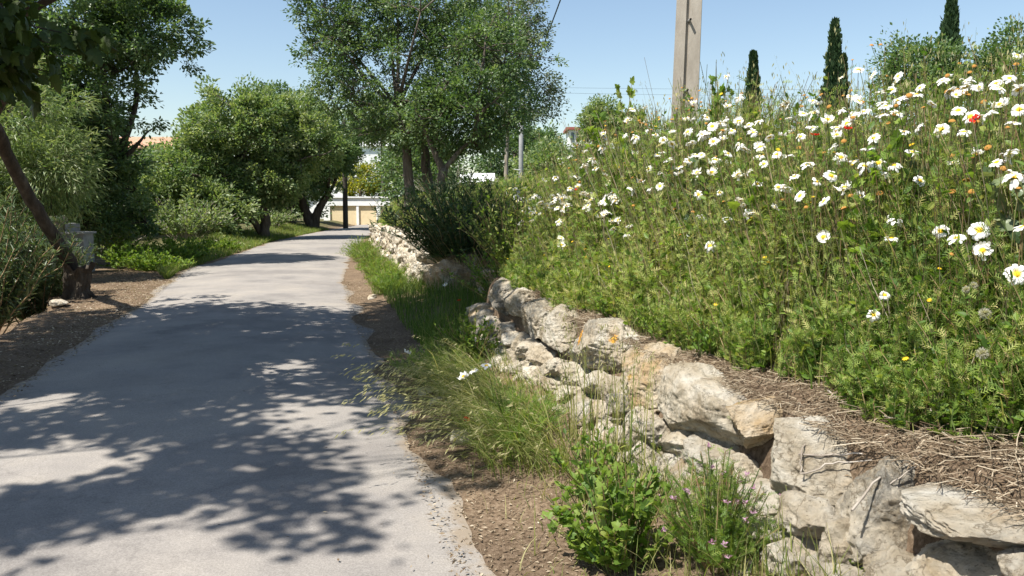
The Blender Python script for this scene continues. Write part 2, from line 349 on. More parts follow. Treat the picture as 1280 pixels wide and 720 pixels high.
M['carob_light'] = leaf_mat('light_tree_leaf', [(0.057, 0.105, 0.038), (0.136, 0.202, 0.076), (0.224, 0.275, 0.117), (0.337, 0.358, 0.209)], .36, .45, .4)
M['olive'] = leaf_mat('olive_leaf', [(0.054, 0.084, 0.042), (0.102, 0.138, 0.072), (0.156, 0.192, 0.114), (0.24, 0.27, 0.192)], .25, .5, .3, 1.3)
M['fig'] = leaf_mat('fig_leaf', [(.025,.045,.008), (.04,.065,.012), (.055,.085,.018)], .22, .5, .25, 1.3)
M['cypress'] = leaf_mat('cypress_leaf', [(0.017, 0.041, 0.018), (0.039, 0.074, 0.031), (0.07, 0.108, 0.046)], .12, .6, .2)
M['mimosa'] = leaf_mat('yellow_green_leaf', [(.07,.10,.02), (.14,.17,.03), (.24,.25,.03), (.5,.40,.02)], .35)
M['oleander'] = leaf_mat('oleander_leaf', [(0.033, 0.066, 0.028), (0.072, 0.121, 0.05), (0.132, 0.176, 0.077), (0.22, 0.242, 0.121)], .25, .38, .55, 1.4)
M['weed'] = leaf_mat('weed_leaf', [(0.051, 0.103, 0.017), (0.113, 0.193, 0.032), (0.189, 0.266, 0.046), (0.278, 0.301, 0.081)], .4, .5, .3, 1.7)
M['dark_weed'] = leaf_mat('dark_shrub_leaf', [(0.017, 0.039, 0.011), (0.033, 0.066, 0.02), (0.055, 0.099, 0.033), (0.099, 0.132, 0.055)], .25, .45, .35)
M['bank'] = leaf_mat('daisy_leaf', [(0.074, 0.137, 0.025), (0.163, 0.244, 0.051), (0.259, 0.332, 0.077), (0.366, 0.388, 0.128), (0.57, 0.504, 0.217)], .38, .55, .25, 1.5)
M['grass'] = leaf_mat('grass_blade', [(0.047, 0.1, 0.018), (0.102, 0.17, 0.03), (0.186, 0.23, 0.06), (0.298, 0.29, 0.11), (0.465, 0.42, 0.23)], .42, .55, .25, 1.5)
M['straw'] = leaf_mat('dry_straw', [(.10,.07,.045), (.22,.165,.11), (.38,.31,.22), (.55,.48,.37)], .15, .8, .1, 1.1)
M['oat'] = leaf_mat('wild_oat_husk', [(.24,.25,.10), (.38,.36,.18), (.52,.47,.28)], .4, .6, .2, 1.2)
M['stem'] = leaf_mat('green_stem', [(.06,.10,.03), (.12,.16,.05), (.20,.20,.08), (.24,.15,.08), (.42,.33,.17)], .2)
M['bark'] = noise_mat('rough_grey_bark', [(.05,.04,.03), (.12,.10,.08), (.21,.185,.155)], 9, 8, .9, .9, .03, 22, (1,1,.22))
M['bark_dark'] = noise_mat('dark_bark', [(0.025, 0.021, 0.016), (0.06, 0.048, 0.036), (0.111, 0.095, 0.075)], 10, 8, .9, 1.0, .03, 24, (1,1,.22))
M['bark_pale'] = noise_mat('pale_peeling_bark', [(.10,.075,.05), (.30,.26,.21), (.55,.52,.46)], 14, 6, .85, .6, .02, 20, (1,1,.12))
M['wood'] = noise_mat('weathered_stick', [(.12,.095,.075), (.30,.26,.215), (.52,.47,.41)], 8, 6, .85, .4, .01, 40, (1,1,.3))
M['cane'] = noise_mat('tan_cane', [(.14,.09,.05), (.26,.18,.10), (.38,.28,.17)], 8, 6, .8, .3, .01)
M['concrete'] = noise_mat('weathered_concrete', [(0.245, 0.216, 0.176), (0.338, 0.302, 0.252), (0.418, 0.382, 0.324)], 5, 10, .9, .4, .01, 60, (1,1,.35))
M['concrete_grey'] = noise_mat('grey_cement', [(.20,.20,.20), (.29,.29,.285), (.37,.37,.36)], 6, 8, .9, .3, .01, 40)
M['pole_wood'] = noise_mat('dark_pole_wood', [(.035,.03,.025), (.065,.055,.045), (.11,.095,.08)], 8, 8, .85, .4, .01, 30, (1,1,.1))
M['white'] = plain_mat('white_limewash', (.80,.80,.78), .8, .15)
M['cream'] = plain_mat('cream_yellow_render', (.70,.57,.36), .8, .15)
M['pink'] = plain_mat('pale_pink_render', (.62,.45,.36), .8, .15)
M['tile'] = noise_mat('terracotta_tiles', [(.30,.15,.09), (.44,.25,.16), (.54,.35,.25)], 3, 6, .85, .6, .05, 6)
M['red_paint'] = plain_mat('dull_red_fascia', (.33,.10,.08), .6)
M['glass'] = plain_mat('dark_window_glass', (.10,.13,.16), .12, .5)
M['cable'] = plain_mat('black_cable', (.02,.02,.02), .6)
M['metal'] = plain_mat('dull_steel', (.4,.4,.4), .4)
M['plate'] = plain_mat('pale_plate', (.62,.63,.63), .5)
M['ink'] = plain_mat('dark_lettering', (.06,.06,.07), .6)
M['petal_red'] = leaf_mat('poppy_petal', [(.50,.02,.012), (.62,.04,.015)], .35, .6, .2, 1.1)
M['black'] = plain_mat('poppy_heart', (.02,.02,.02), .7)
M['disc'] = noise_mat('yellow_flower_disc', [(.52,.27,.01), (.72,.45,.02), (.82,.58,.05)], 300, 3, .8, .5, .002, 400)
M['yellow'] = leaf_mat('yellow_petal', [(.72,.46,.02), (.82,.58,.03)], .3, .6, .2, 1.0)
M['spent'] = noise_mat('spent_flower_head', [(0.24, 0.106, 0.024), (0.368, 0.185, 0.042), (0.48, 0.264, 0.072)], 200, 4, .9, .6, .003, 300)
M['puff'] = leaf_mat('seed_fluff', [(.55,.52,.47), (.66,.63,.58)], .5, .8, .1, 1.0)
M['pinkfl'] = leaf_mat('mauve_flower', [(.42,.25,.36), (.55,.36,.46), (.30,.12,.22)], .4, .6, .2, 1.0)
def petal_mat():
    m, nt, out = newmat('white_petal_with_yellow_base'); L = nt.links.new
    tc = N(nt, 'ShaderNodeTexCoord'); ln = N(nt, 'ShaderNodeVectorMath', operation='LENGTH'); L(tc.outputs['Object'], ln.inputs[0])
    rp = ramp(nt, [(.009, (.80,.62,.10)), (.013, (.84,.77,.42)), (.0165, (.87,.86,.82))]); L(ln.outputs['Value'], rp.inputs[0])
    p = N(nt, 'ShaderNodeBsdfPrincipled', Roughness=.6); p.inputs['Specular IOR Level'].default_value = .2; L(rp.outputs[0], p.inputs['Base Color'])
    t = N(nt, 'ShaderNodeBsdfTranslucent'); L(rp.outputs[0], t.inputs[0]); s = N(nt, 'ShaderNodeMixShader'); s.inputs[0].default_value = .3
    L(p.outputs[0], s.inputs[1]); L(t.outputs[0], s.inputs[2]); L(s.outputs[0], out.inputs[0]); return m
M['petal'] = petal_mat()

# ------------------------------------------------------------------ setting: ground and road
def axis_pts(parts):
    r = []
    for a, b, n in parts: r += list(np.linspace(a, b, n, endpoint=False))
    return np.array(r + [parts[-1][1]])
ys = axis_pts([(-30, 0, 20), (0, 16, 130), (16, 34, 70), (34, 70, 45), (70, 160, 40), (160, 900, 20)])
us = axis_pts([(-500, -60, 14), (-60, -12, 40), (-12, -5.2, 40), (-5.2, -1.2, 40), (-1.2, 2.4, 60), (2.4, 8, 28), (8, 60, 40), (60, 500, 14)])
U, YY = np.meshgrid(us, ys); XX = U + xw(YY); ZZ = gz(XX, YY)
zone = np.clip(.75*sstep(2.5, 6, U) + .8*sstep(24, 34, YY)*(1-sstep(-.3, .0, xl(YY)-XX-.0)) + .6*sstep(.2, 1.5, xl(YY)-XX)*sstep(19, 26, YY), 0, 1)
zone = np.where((XX < xr(YY)+.6) & (XX > xl(YY)-.1), 0, zone); zone = np.maximum(zone, sstep(60, 75, YY))
ny, nx = U.shape; I = np.arange(ny*nx).reshape(ny, nx)
quads = np.stack([I[:-1, :-1], I[:-1, 1:], I[1:, 1:], I[1:, :-1]], -1).reshape(-1, 4)
me = mesh_np('ground', np.stack([XX, YY, ZZ], -1).reshape(-1, 3), quads, zone.ravel(), True); me.materials.append(M['ground'])
g = bpy.data.objects.new('ground', me); COL.objects.link(g); g['kind'] = 'structure'
# road
yr = axis_pts([(-12, 0, 40), (0, 20, 240), (20, 66, 150)])
nn = 26; tt = np.linspace(0, 1, nn)
tt = .5-.5*np.cos(tt*math.pi)*.35 - .5*(1-2*tt)*.65
nl = fbm(np.stack([yr*1.1, yr*0, yr*0+3], -1), 5)*.22; nr = fbm(np.stack([yr*1.6, yr*0+9, yr*0], -1), 6)*.26
A = xl(yr)+nl-.05; B = xr(yr)+nr+.03
RX = A[:, None]*(1-tt)+B[:, None]*tt; RYY = np.repeat(yr[:, None], nn, 1)
RZ = .006 + .045*(1-(2*tt-1)**2)[None] + 0*RX
e = np.minimum(RX-A[:, None], B[:, None]-RX); edge = np.clip(1-e/.45, 0, 1)
I = np.arange(len(yr)*nn).reshape(len(yr), nn); quads = np.stack([I[:-1, :-1], I[:-1, 1:], I[1:, 1:], I[1:, :-1]], -1).reshape(-1, 4)
me = mesh_np('road', np.stack([RX, RYY, RZ], -1).reshape(-1, 3), quads, edge.ravel(), True); me.materials.append(M['road'])
g = bpy.data.objects.new('road', me); COL.objects.link(g); g['kind'] = 'structure'

# ------------------------------------------------------------------ stones
def cubesphere(n):
    l = np.linspace(-1, 1, n+1); l = np.tan(l*math.pi/4); vs = []; fs = []; c = 0
    for ax in range(3):
        for s in (-1, 1):
            a, b = np.meshgrid(l, l); p = np.zeros((n+1, n+1, 3)); p[..., ax] = s; p[..., (ax+1) % 3] = a*s; p[..., (ax+2) % 3] = b
            idx = np.arange((n+1)**2).reshape(n+1, n+1)+c; vs.append(p.reshape(-1, 3)); c += (n+1)**2
            fs.append(np.stack([idx[:-1, :-1], idx[:-1, 1:], idx[1:, 1:], idx[1:, :-1]], -1).reshape(-1, 4))
    v = np.concatenate(vs); f = np.concatenate(fs)
    _, i, inv = np.unique(np.round(v, 5), axis=0, return_index=True, return_inverse=True)
    return norm(v[i]), inv.reshape(-1)[f]
CS = {n: cubesphere(n) for n in (8, 14, 28, 64)}
def stone_mesh(size, seed, res=14, cuts=7, rough=.10, power=4.0):
    r = np.random.RandomState(seed); p, f = CS[res]; p = p.copy()
    p = p*((np.abs(p)**power).sum(1)**(-1/power))[:, None]
    for k in range(cuts):
        n = r.normal(size=3)*np.array([1, .8, 1]); n /= np.linalg.norm(n); off = r.uniform(.74, 1.08)*(.75+.3*np.abs(n).max()**3)
        d = p@n - off; p = p - np.maximum(d, 0)[:, None]*n*.95
    q = p + seed*3.17; dirn = norm(p)
    disp = fbm(q*1.3, 3)*rough*1.4 + fbm(q*3.5, 4)*rough*.8 + np.minimum(fbm(q*7, 4), .05)*rough*.8
    p = p + dirn*disp[:, None]
    if res >= 28:
        ck = np.exp(-(vnoise(q*np.array([1.2, 1.2, 2.6])+4.4)/.035)**2)*np.clip(vnoise(q*1.1+8)*3, 0, 1)
        p = p - dirn*(ck*rough*.45)[:, None] + dirn*(fbm(q*15, 3)*rough*.35)[:, None]
    # chipped ledges
    p[:, 2] += .35*rough*np.round(vnoise(q*2.3)*2.5)/2.5*(np.abs(p[:, 2]) < .85)
    return p*np.array(size)*.5, f
TAN = np.array([-.2517, .9678, 0]); OUT = np.array([-.9678, -.2517, 0])
def put_stone(parent, name, c, size, seed, mat, res=14, tan=TAN, out=OUT, rot=None, label=None, **kw):
    v, f = stone_mesh(size, seed, res, **kw)
    r = np.random.RandomState(seed+5); ez, ex, ey = rot if rot is not None else (r.normal(0, .07), r.normal(0, .09), r.normal(0, .07))
    Rm = np.array(Matrix.Rotation(ex, 3, 'Y') @ Matrix.Rotation(ey, 3, 'X') @ Matrix.Rotation(ez, 3, 'Z'))
    B = np.stack([tan, -out, np.array([0, 0, 1.])], -1)   # local x along wall, y into wall, z up
    v = v @ (Rm.T)
    me = mesh_np(name, v, f, None, True); me.materials.append(mat)
    o = bpy.data.objects.new(name, me); COL.objects.link(o); o.parent = parent
    Mx = Matrix([[B[0,0],B[0,1],B[0,2],0],[B[1,0],B[1,1],B[1,2],0],[B[2,0],B[2,1],B[2,2],0],[0,0,0,1]])
    pl = Vector(parent.location) if parent is not None else Vector((0,0,0))
    Mx.translation = Vector([float(q) for q in c]) - pl
    o.matrix_basis = Mx
    if label: o['label'] = label
    return o
W1 = empty('dry_stone_wall', (xw(9.2), 9.2, 0), 'long dry stone retaining wall of pale limestone under the flowering bank', 'stone wall')
def wpt(y, into, z): return np.array([xw(y), y, z]) - OUT*into
# capping stones: (y far, y near, height, top z, depth, material, label)
caps = [(2.20, 1.75, .34, .66, .42, 'stone', None), (2.62, 2.22, .36, .585, .44, 'stone_white', 'big squarish pale block at the near end'), (2.52, 2.08, .13, .735, .46, 'stone_grey', 'flat slab lying on the big pale block'),
        (2.88, 2.60, .40, .73, .40, 'stone_grey', 'rough dark grey cap stone'), (3.40, 2.89, .34, .75, .46, 'stone_white', 'broad cream cap stone with flat top and split front'),
        (3.62, 3.42, .26, .76, .36, 'stone_brown', 'small upright tan cap stone'), (4.42, 3.66, .44, .77, .44, 'stone_white', 'largest whitish pitted cap stone'),
        (5.02, 4.44, .42, .77, .42, 'stone_ochre', 'ochre stained cap stone'), (6.04, 5.04, .40, .80, .44, 'stone_orange', 'grey cap stone with orange lichen'),
        (6.62, 6.06, .36, .79, .40, 'stone', None), (7.25, 6.64, .33, .80, .40, 'stone_grey', None), (7.95, 7.28, .30, .82, .42, 'stone', None), (8.6, 7.98, .36, .84, .42, 'stone_grey', None)]
for i, (y1, y0, h, top, dep, mt, lab) in enumerate(caps):
    ym = (y0+y1)/2; L_ = (y1-y0)*1.033*1.16
    put_stone(W1, 'cap_stone', wpt(ym, .02+dep/2, top-h/2-.02), (L_, dep*1.1, h*1.06), 100+i*7, M[mt], 64, label=lab, rough=.10, cuts=18, rot=(.03*((i*7) % 5-2), .05*((i*3) % 5-2), .10+.03*((i*5) % 3-1)))
rw = np.random.RandomState(11); k = 0
for row, (zc, hh) in enumerate([(.06, .17), (.20, .16), (.335, .17)]):
    y = 1.55 + row*.13
    while y < 9.25:
        L_ = rw.uniform(.15, .38)*(1 if y < 5 else 1.25)
        ym = y+L_/2; z = zc + rw.uniform(-.03, .03); h = hh*rw.uniform(.85, 1.2); dep = rw.uniform(.2, .3)
        mt = rw.choice(['stone', 'stone_white', 'stone', 'stone_brown', 'stone_grey'], p=[.4, .33, .1, .07, .10])
        into = -.20 + .45*z + dep/2 + rw.uniform(-.03, .04)
        put_stone(W1, 'wall_stone', wpt(ym, into, z+.02), (L_*1.06, dep*1.15, h*1.08), 300+k, M[mt], 28 if y < 7 else 14, rough=.13, cuts=14, power=3.6)
        k += 1; y += L_*.98
# crumbled far end of the wall beside the nook
for i, (px, py, Y, s) in enumerate([(607, 398, 8.9, (.40,.34,.30)), (600, 420, 8.7, (.36,.30,.22)), (625, 388, 8.9, (.24,.22,.18)), (612, 440, 8.4, (.28,.26,.24)), (640, 425, 8.4, (.3,.28,.24)), (640, 400, 8.8, (.3,.3,.24))]):
    put_stone(W1, 'wall_stone', at(px, py, Y), s, 700+i, M['stone_brown' if i in (0, 2) else 'stone'], 14, rough=.15)
# second wall beyond the nook
W2 = empty('dry_stone_wall', (xw(22), 22, 0), 'rough dry stone wall further along the road beyond the dark nook', 'stone wall')
T2 = norm(np.array([-5.3+1.62, 16, 0])); O2 = np.array([-T2[1], T2[0], 0]); k = 0
for row in range(3):
    y = 13.9 + rw.uniform(0, .2)
    while y < 29.6:
        L_ = rw.uniform(.34, .62) if y < 20 else rw.uniform(.5, .8); ym = y+L_/2; h0 = wall_h(ym)/3.0
        c = np.array([xw(ym), ym, (row+.5)*h0+.03+rw.uniform(-.03, .05)]) - O2*(.12+.04*row+rw.uniform(-.05, .05))
        put_stone(W2, 'wall_stone', c, (L_*1.1, rw.uniform(.36, .48), h0*rw.uniform(1.15, 1.4)), 900+k, M[rw.choice(['stone', 'stone_white', 'stone_grey'], p=[.5, .35, .15])], 14, tan=T2, out=O2, rough=.27, cuts=6)
        k += 1; y += L_*.95
for i in range(9):       # end face turned to the nook
    c = np.array([-1.55+.16*(i % 3)*1.1+.05, 13.85+rw.uniform(-.05, .1), .12+.30*(i//3)])
    put_stone(W2, 'wall_stone', c, (.3, .34, .3), 1200+i, M['stone_brown' if i % 4 == 0 else 'stone'], 14, tan=T2, out=O2, rough=.24)
# boulders in the nook and loose stones on the verge
def rock(name, label, c, size, seed, mat, res=28, cat='rock', group=None, **kw):
    o = put_stone(None, name, c, size, seed, M[mat], res, **kw); tag(o, label, cat, group); return o
rock('boulder', 'large rounded boulder in the shaded nook between the two walls', at(570, 350, 13.0)+np.array([.1, 0, 0]), (1.25, .9, .95), 41, 'stone_brown', cat='boulder', rough=.12, power=2.6, tan=np.array([1., 0, 0]), out=np.array([0, -1., 0]))
rock('boulder', 'long flat boulder at the back of the nook next to the bank', at(632, 357, 11.4), (.9, .6, .38), 42, 'stone_brown', cat='boulder', rough=.12, tan=np.array([1., 0, 0]), out=np.array([0, -1., 0]))
for i, (px, py, s, mt, lab) in enumerate([(572, 498, .17, 'stone_white', 'palest loose stone in the gravel patch beside the grass'), (548, 505, .14, 'stone', 'loose stone nearest the road in the gravel patch'), (590, 488, .13, 'stone_brown', 'tan loose stone in the gravel patch near the wall foot'),
        (531, 490, .12, 'stone', 'small stone at the asphalt edge below the shaded grass'), (556, 480, .12, 'stone_white', 'small pale stone in grass above the gravel patch'), (577, 552, .16, 'stone_grey', 'grey stone half hidden under the long leaning grass'), (465, 372, .16, 'stone_white', 'flat white stone on the sunny litter verge')]):
    Y = 1.55/((py-255)/1000.); p = at(px, py, Y); p[2] = gz1(p[0], p[1])+s*.12
    rock('loose_stone', lab, p, (s*1.2, s, s*.55), 1300+i, mt, 14, 'stone', 'loose stones on the right verge')
p = at(74, 376, 12.6); p[2] = gz1(p[0], p[1])+.05
rock('loose_stone', 'pale flat stone on the left verge before the leaning trunk', p, (.42, .26, .10), 1330, 'stone_white', 14, 'stone')

# ------------------------------------------------------------------ trees
def fps(pts, k, r):
    sel = [r.randint(len(pts))]; d = np.linalg.norm(pts-pts[sel[0]], axis=1)
    for _ in range(k-1):
        i = int(d.argmax()); sel.append(i); d = np.minimum(d, np.linalg.norm(pts-pts[i], axis=1))
    return np.array(sel)
def bez(a, b, r, sag=.12, k=6):
    t = np.linspace(0, 1, k)[:, None]; L_ = np.linalg.norm(b-a)
    c = (a+b)/2 + r.normal(0, sag*L_, 3) + np.array([0, 0, sag*L_*.6])
    return (1-t)**2*a + 2*t*(1-t)*c + t*t*b
def tree(name, label, cat, trunks, blobs, per_tip, leaf, clump, leafmat, barkmat, seed, tmpl=T_DIAM, limbs=8, secs=40, twig_r=.012, group=None, droop=0., hollow=.35, limb_r=None, twigs=True, up=.55, tintshift=0):
    """trunks: list of (path, radii); blobs: list of (centre, radii, number of twig tips)"""
    r = np.random.RandomState(seed); base = np.array(trunks[0][0][0])
    root = empty(name, base, label, cat, group)
    tb = MB(); forks = []
    for i, (path, rad) in enumerate(trunks):
        q = tube(tb, path, rad, 10, wob=.35*min(rad)*.3, steps=max(10, 4*len(path)), seed=seed+i); forks.append((q[-1], rad[-1])); forks.append((q[int(len(q)*.7)], rad[-1]))
    tb.build('trunk', M[barkmat], root, True)
    tips = []; outw = []
    for c, rad, n in blobs:
        d = rand_dirs(n, -1, r); rr = hollow + (1-hollow)*r.uniform(0, 1, n)**.55
        wob = 1+.75*fbm(d*2.3+seed+np.array(c)*.37, 3)
        tips.append(np.array(c)+d*np.array(rad)*(rr*wob)[:, None]); outw.append(d)
    tips = np.concatenate(tips); outw = np.concatenate(outw)
    if name == 'fig_tree':      # crown gaps cut along the sun rays to let sunlit patches onto the road
        sx = tips[:, 0]+.462*tips[:, 2]; sy = tips[:, 1]+.346*tips[:, 2]; keep = np.ones(len(tips), bool)
        for hx, hy, ra, rb in ((-2.75, 4.8, .72, .62), (-1.5, 5.9, .4, .4), (-3.6, 6.4, .4, .4), (-2.2, 7.6, .45, .5)): keep &= ((sx-hx)/ra)**2+((sy-hy)/rb)**2 > 1
        tips = tips[keep]; outw = outw[keep]
    bb = MB(); fk = np.array([f[0] for f in forks])
    s1 = fps(tips, min(limbs, len(tips)), r); nodes = []; npos = []
    lr = limb_r or forks[0][1]*.6
    for i in s1:
        tgt = tips[i]*.8 + fk.mean(0)*.2; a = fk[np.linalg.norm(fk-tgt, axis=1).argmin()]
        P = bez(a, tgt, r, .14, 8); tubes(bb, P[None], np.linspace(lr, lr*.3, 8)[None], 7); npos.append(P[2:])
    N1 = np.concatenate(npos); n2 = [N1]
    s2 = fps(tips, min(secs, len(tips)), r)
    for i in s2:
        a = N1[np.linalg.norm(N1-tips[i], axis=1).argmin()]; P = bez(a, tips[i]*.9+a*.1, r, .12, 6)
        tubes(bb, P[None], np.linspace(lr*.36, lr*.1, 6)[None], 5); n2.append(P[1:])
    N2 = np.concatenate(n2)
    if twigs:
        PP = []
        for i in range(len(tips)):
            a = N2[np.linalg.norm(N2-tips[i], axis=1).argmin()]; PP.append(bez(a, tips[i], r, .1, 4))
        tubes(bb, np.array(PP), np.linspace(twig_r, twig_r*.4, 4)[None], 3)
    bb.build('branches', M[barkmat], root, True)
    # leaves: clumps round every twig tip
    n = len(tips); npt = r.poisson(per_tip, n); own = np.repeat(np.arange(n), npt); m = len(own)
    off = rand_dirs(m, -1, r)*(r.uniform(0, 1, m)**.45)[:, None]*clump*r.uniform(.6, 1.25, n)[own][:, None]*np.array([1, 1, .75])
    pos = tips[own]+off*.8+(norm(outw+rand_dirs(n, -1, r)*.6)*(r.uniform(0, 1, n)**2)[:, None])[own]*clump*1.3*r.uniform(-.4, 1, m)[:, None]
    ax = norm(off/clump*.8 + outw[own]*.6 + rand_dirs(m, -1, r)*.7 + np.array([0, 0, -droop]))
    sc = leaf*r.uniform(.6, 1.3, m); tint = np.clip(r.normal(.5, .2, m) + r.normal(0, .14, n)[own] + tintshift, 0, 1)
    lb = MB(); scatter(lb, *tmpl, pos, leaf_rot(ax, r, up), sc, tint); lb.build('crown', M[leafmat], root)
    return root

# leaning fig tree over the road, left
tree('fig_tree', 'dark barked tree leaning over the road from the left verge, broad dark leaves overhead', 'tree',
     [([(-7.6,13.75,-.1), (-7.48,13.6,.55), (-7.6,13.1,1.25), (-7.68,12.7,1.85), (-7.55,12,2.5), (-7.2,11.0,3.1), (-6.6,8.7,4.5), (-6.2,7.2,5.3)], [.16,.12,.102,.098,.096,.094,.09,.08]),
      ([(-7.35,11.5,2.8), (-6.4,10.4,3.05), (-5.9,9.6,3.7)], [.06,.05,.03])],
     [((-6.2,5.9,6.2), (3.6,3.6,1.4), 1000), ((-7.4,8.6,5.6), (2.6,2.2,1.2), 260), ((-4.1,8.5,6.3), (1.5,2.1,.9), 230), ((-6.1,2.8,6.4), (2.0,1.2,.9), 170), ((-7.8,1.6,6.2), (1.5,1.0,.9), 60), ((-5.1,1.95,6.3), (1.6,.7,.8), 80), ((-2.7,9.7,6.4), (1.5,1.5,.8), 170), ((-3.0,10.8,6.3), (1.0,1.3,.8), 130), ((-3.95,6.2,3.05), (.75,.8,.5), 60), ((-5.3,6.6,4.0), (1.3,1.2,.8), 110)], 30, .122, .38, 'fig', 'bark_dark', 3, T_LOBED, 9, 50, .010, droop=.7, hollow=.1)  # crown blobs out of view are added to shade the road and nook
# large dark tree on the left
tree('carob_tree', 'tall dark evergreen tree on the left with bare sky beside its ragged right edge', 'tree',
     [([(-11.6,20.5,-.1), (-11.5,20.4,1.0), (-11.9,20.3,2.2)], [.28,.22,.17]), ([(-11.5,20.6,0), (-11.0,20.8,1.2), (-10.4,20.9,2.4)], [.16,.13,.10])],
     [((-11.0,20.5,4.4), (1.7,2.0,1.9), 200), ((-11.9,20.8,6.6), (3.0,2.5,2.4), 330), ((-9.4,20.8,6.0), (1.3,1.5,1.3), 120), ((-13.0,21,3.6), (2.2,2,2.0), 220), ((-10.9,20.6,2.6), (1.2,1.3,.8), 90), ((-10.6,20.8,1.4), (1.0,1.1,.7), 70)], 110, .105, .38, 'carob', 'bark_dark', 5, T_OVAL, 10, 60)
tree('willowy_shrub', 'light green feathery tall shrub behind the leaning trunk', 'shrub',
     [([(-11.3,16.5,-.6), (-11.2,16.4,.6), (-11.0,16.5,1.5)], [.09,.07,.05])],
     [((-10.6,16.6,3.0), (1.8,1.2,1.4), 190), ((-9.4,16.4,2.3), (.9,.9,1.0), 90), ((-11.0,16,1.3), (1.6,1.0,1.0), 110)], 75, .15, .38, 'carob_light', 'bark', 8, T_LANCE, 8, 40, .01, droop=.4)
# broad carob leaning along the road, middle left
tree('carob_tree', 'broad rounded carob tree with grey twisting branches left of the road bend', 'tree',
     [([(-11.15,36,.2), (-11.05,36,1.0), (-11.3,36,2.0)], [.26,.2,.17]), ([(-11.2,36,.2), (-11.7,35.6,1.2), (-12.6,35.2,2.2)], [.16,.13,.1])],
     [((-13.2,35.0,2.9), (2.7,2.2,2.0), 300), ((-11.8,35.8,4.7), (2.6,2.2,2.0), 290), ((-9.5,37.2,4.6), (1.9,2.0,1.7), 200), ((-14.6,33.5,1.6), (2.4,1.7,1.4), 240), ((-12.4,33.0,1.2), (1.5,1.2,1.1), 170), ((-10.4,35.6,2.6), (1.2,1.2,1.0), 110)], 90, .15, .46, 'carob_light', 'bark', 12, T_OVAL, 12, 70, .016)
tree('carob_tree', 'dark multi trunked tree beside the wooden pole where the road bends', 'tree',
     [([(-12.2,49,.2), (-12.6,49,1.2), (-13.0,49,2.4)], [.34,.27,.2]), ([(-12.1,49,.2), (-11.9,49,1.1), (-11.2,49,2.2)], [.34,.25,.18]), ([(-13.1,48.6,.2), (-13.6,48.5,.9), (-13.0,48.8,2.0)], [.2,.16,.13])],
     [((-12.8,48.5,4.2), (2.8,2.4,2.1), 320), ((-10.7,48.6,5.0), (1.6,1.6,1.9), 160), ((-13.5,48,6.6), (2.5,2.0,1.9), 220), ((-14.9,48,2.0), (1.3,1.5,1.4), 110)], 85, .19, .55, 'carob', 'bark_dark', 14, T_OVAL, 10, 60, .018)
# tall tree group in the centre
gc = gz1(-2.8, 22)
tree('carob_tree', 'tall broad tree with two pale straight trunks in the centre, behind the far wall', 'tree',
     [([(-2.82,22,gc-.1), (-2.80,22,2.0), (-2.85,22,3.1), (-3.1,22,4.2)], [.17,.14,.125,.10]), ([(-2.25,23,gc-.1), (-2.4,23,2.0), (-2.5,23,3.4)], [.18,.15,.12])],
     [((-3.3,22.2,5.2), (2.2,2.2,1.9), 300), ((-2.6,22.4,7.4), (2.7,2.4,1.7), 300), ((-4.2,22.0,6.9), (1.7,1.7,1.2), 120), ((-2.2,21.9,3.7), (2.1,1.8,.8), 160), ((-5.4,22.0,8.0), (1.2,1.2,.6), 60), ((-4.9,22.3,5.6), (.9,1.2,1.6), 110), ((-1.2,22.3,6.0), (1.3,1.4,1.4), 110)], 52, .088, .33, 'carob', 'bark', 21, T_OVAL, 11, 70)
tree('forked_tree', 'leafy tree with one mossy forked trunk, right hand of the central group', 'tree',
     [([(-2.0,20.6,gc-.1), (-1.85,20.6,1.9), (-1.75,20.6,2.5)], [.17,.14,.12]), ([(-1.77,20.6,2.45), (-2.05,20.6,3.1), (-2.3,20.6,3.8)], [.10,.075,.05]), ([(-1.75,20.6,2.45), (-1.3,20.6,3.0), (-.95,20.6,3.25)], [.075,.05,.035])],
     [((-1.2,20.8,3.9), (1.7,1.5,1.0), 230), ((-.7,21,5.2), (1.4,1.4,1.2), 140)], 60, .088, .33, 'carob', 'bark', 22, T_OVAL, 9, 50)
gp = gz1(-.22, 27)
tree('slender_tree', 'slender grey green airy tree with a thin pale streaked trunk right of the group', 'tree',
     [([(-.22,27,gp-.1), (-.2,27,2.4), (-.15,27,4.2), (.15,27,6.2)], [.085,.075,.06,.045])],
     [((.1,27,6.4), (1.25,1.4,1.6), 140), ((.6,26.8,5.0), (1.1,1.1,.9), 70), ((-.9,27,7.0), (1.3,1.4,1.5), 110), ((.4,27,7.8), (.8,1.0,.8), 50)], 50, .10, .38, 'olive', 'bark_pale', 23, T_DIAM, 9, 50)
# background trees
def far_tree(name, label, x, y, zc, rad, n, mat, seed, leaf=.26, trunk_r=.2, per=62, cat='tree', group=None, extra=()):
    z0 = gz1(x, y)
    return tree(name, label, cat, [([(x, y, z0-.1), (x+.1, y, (z0+zc)/2), (x, y, zc)], [trunk_r, trunk_r*.8, trunk_r*.5])], [((x, y, zc), rad, n)]+list(extra), per, leaf, .75, mat, 'bark', seed, T_DIAM, 7, 25, .02, group=group, hollow=.45)
FG = 'trees in the background'
far_tree('background_tree', 'yellow green tree in bloom behind the cream panelled building', -14.0, 74, 3.6, (3.2,2.5,1.4), 120, 'mimosa', 31, group=FG)
far_tree('background_tree', 'dense green tree behind the left trunks of the central group', -5.2, 52, 3.6, (1.9,2.2,2.6), 170, 'carob_light', 32, .22, group=FG)
far_tree('background_tree', 'light green tree between the road bend and the central group', -11.2, 69.5, 8.6, (2.8,2.2,1.9), 150, 'carob_light', 33, .24, group=FG)
far_tree('background_tree', 'dark tree directly behind the central trunks', -3.9, 34, 2.7, (1.5,1.6,1.5), 130, 'carob', 34, .16, group=FG)
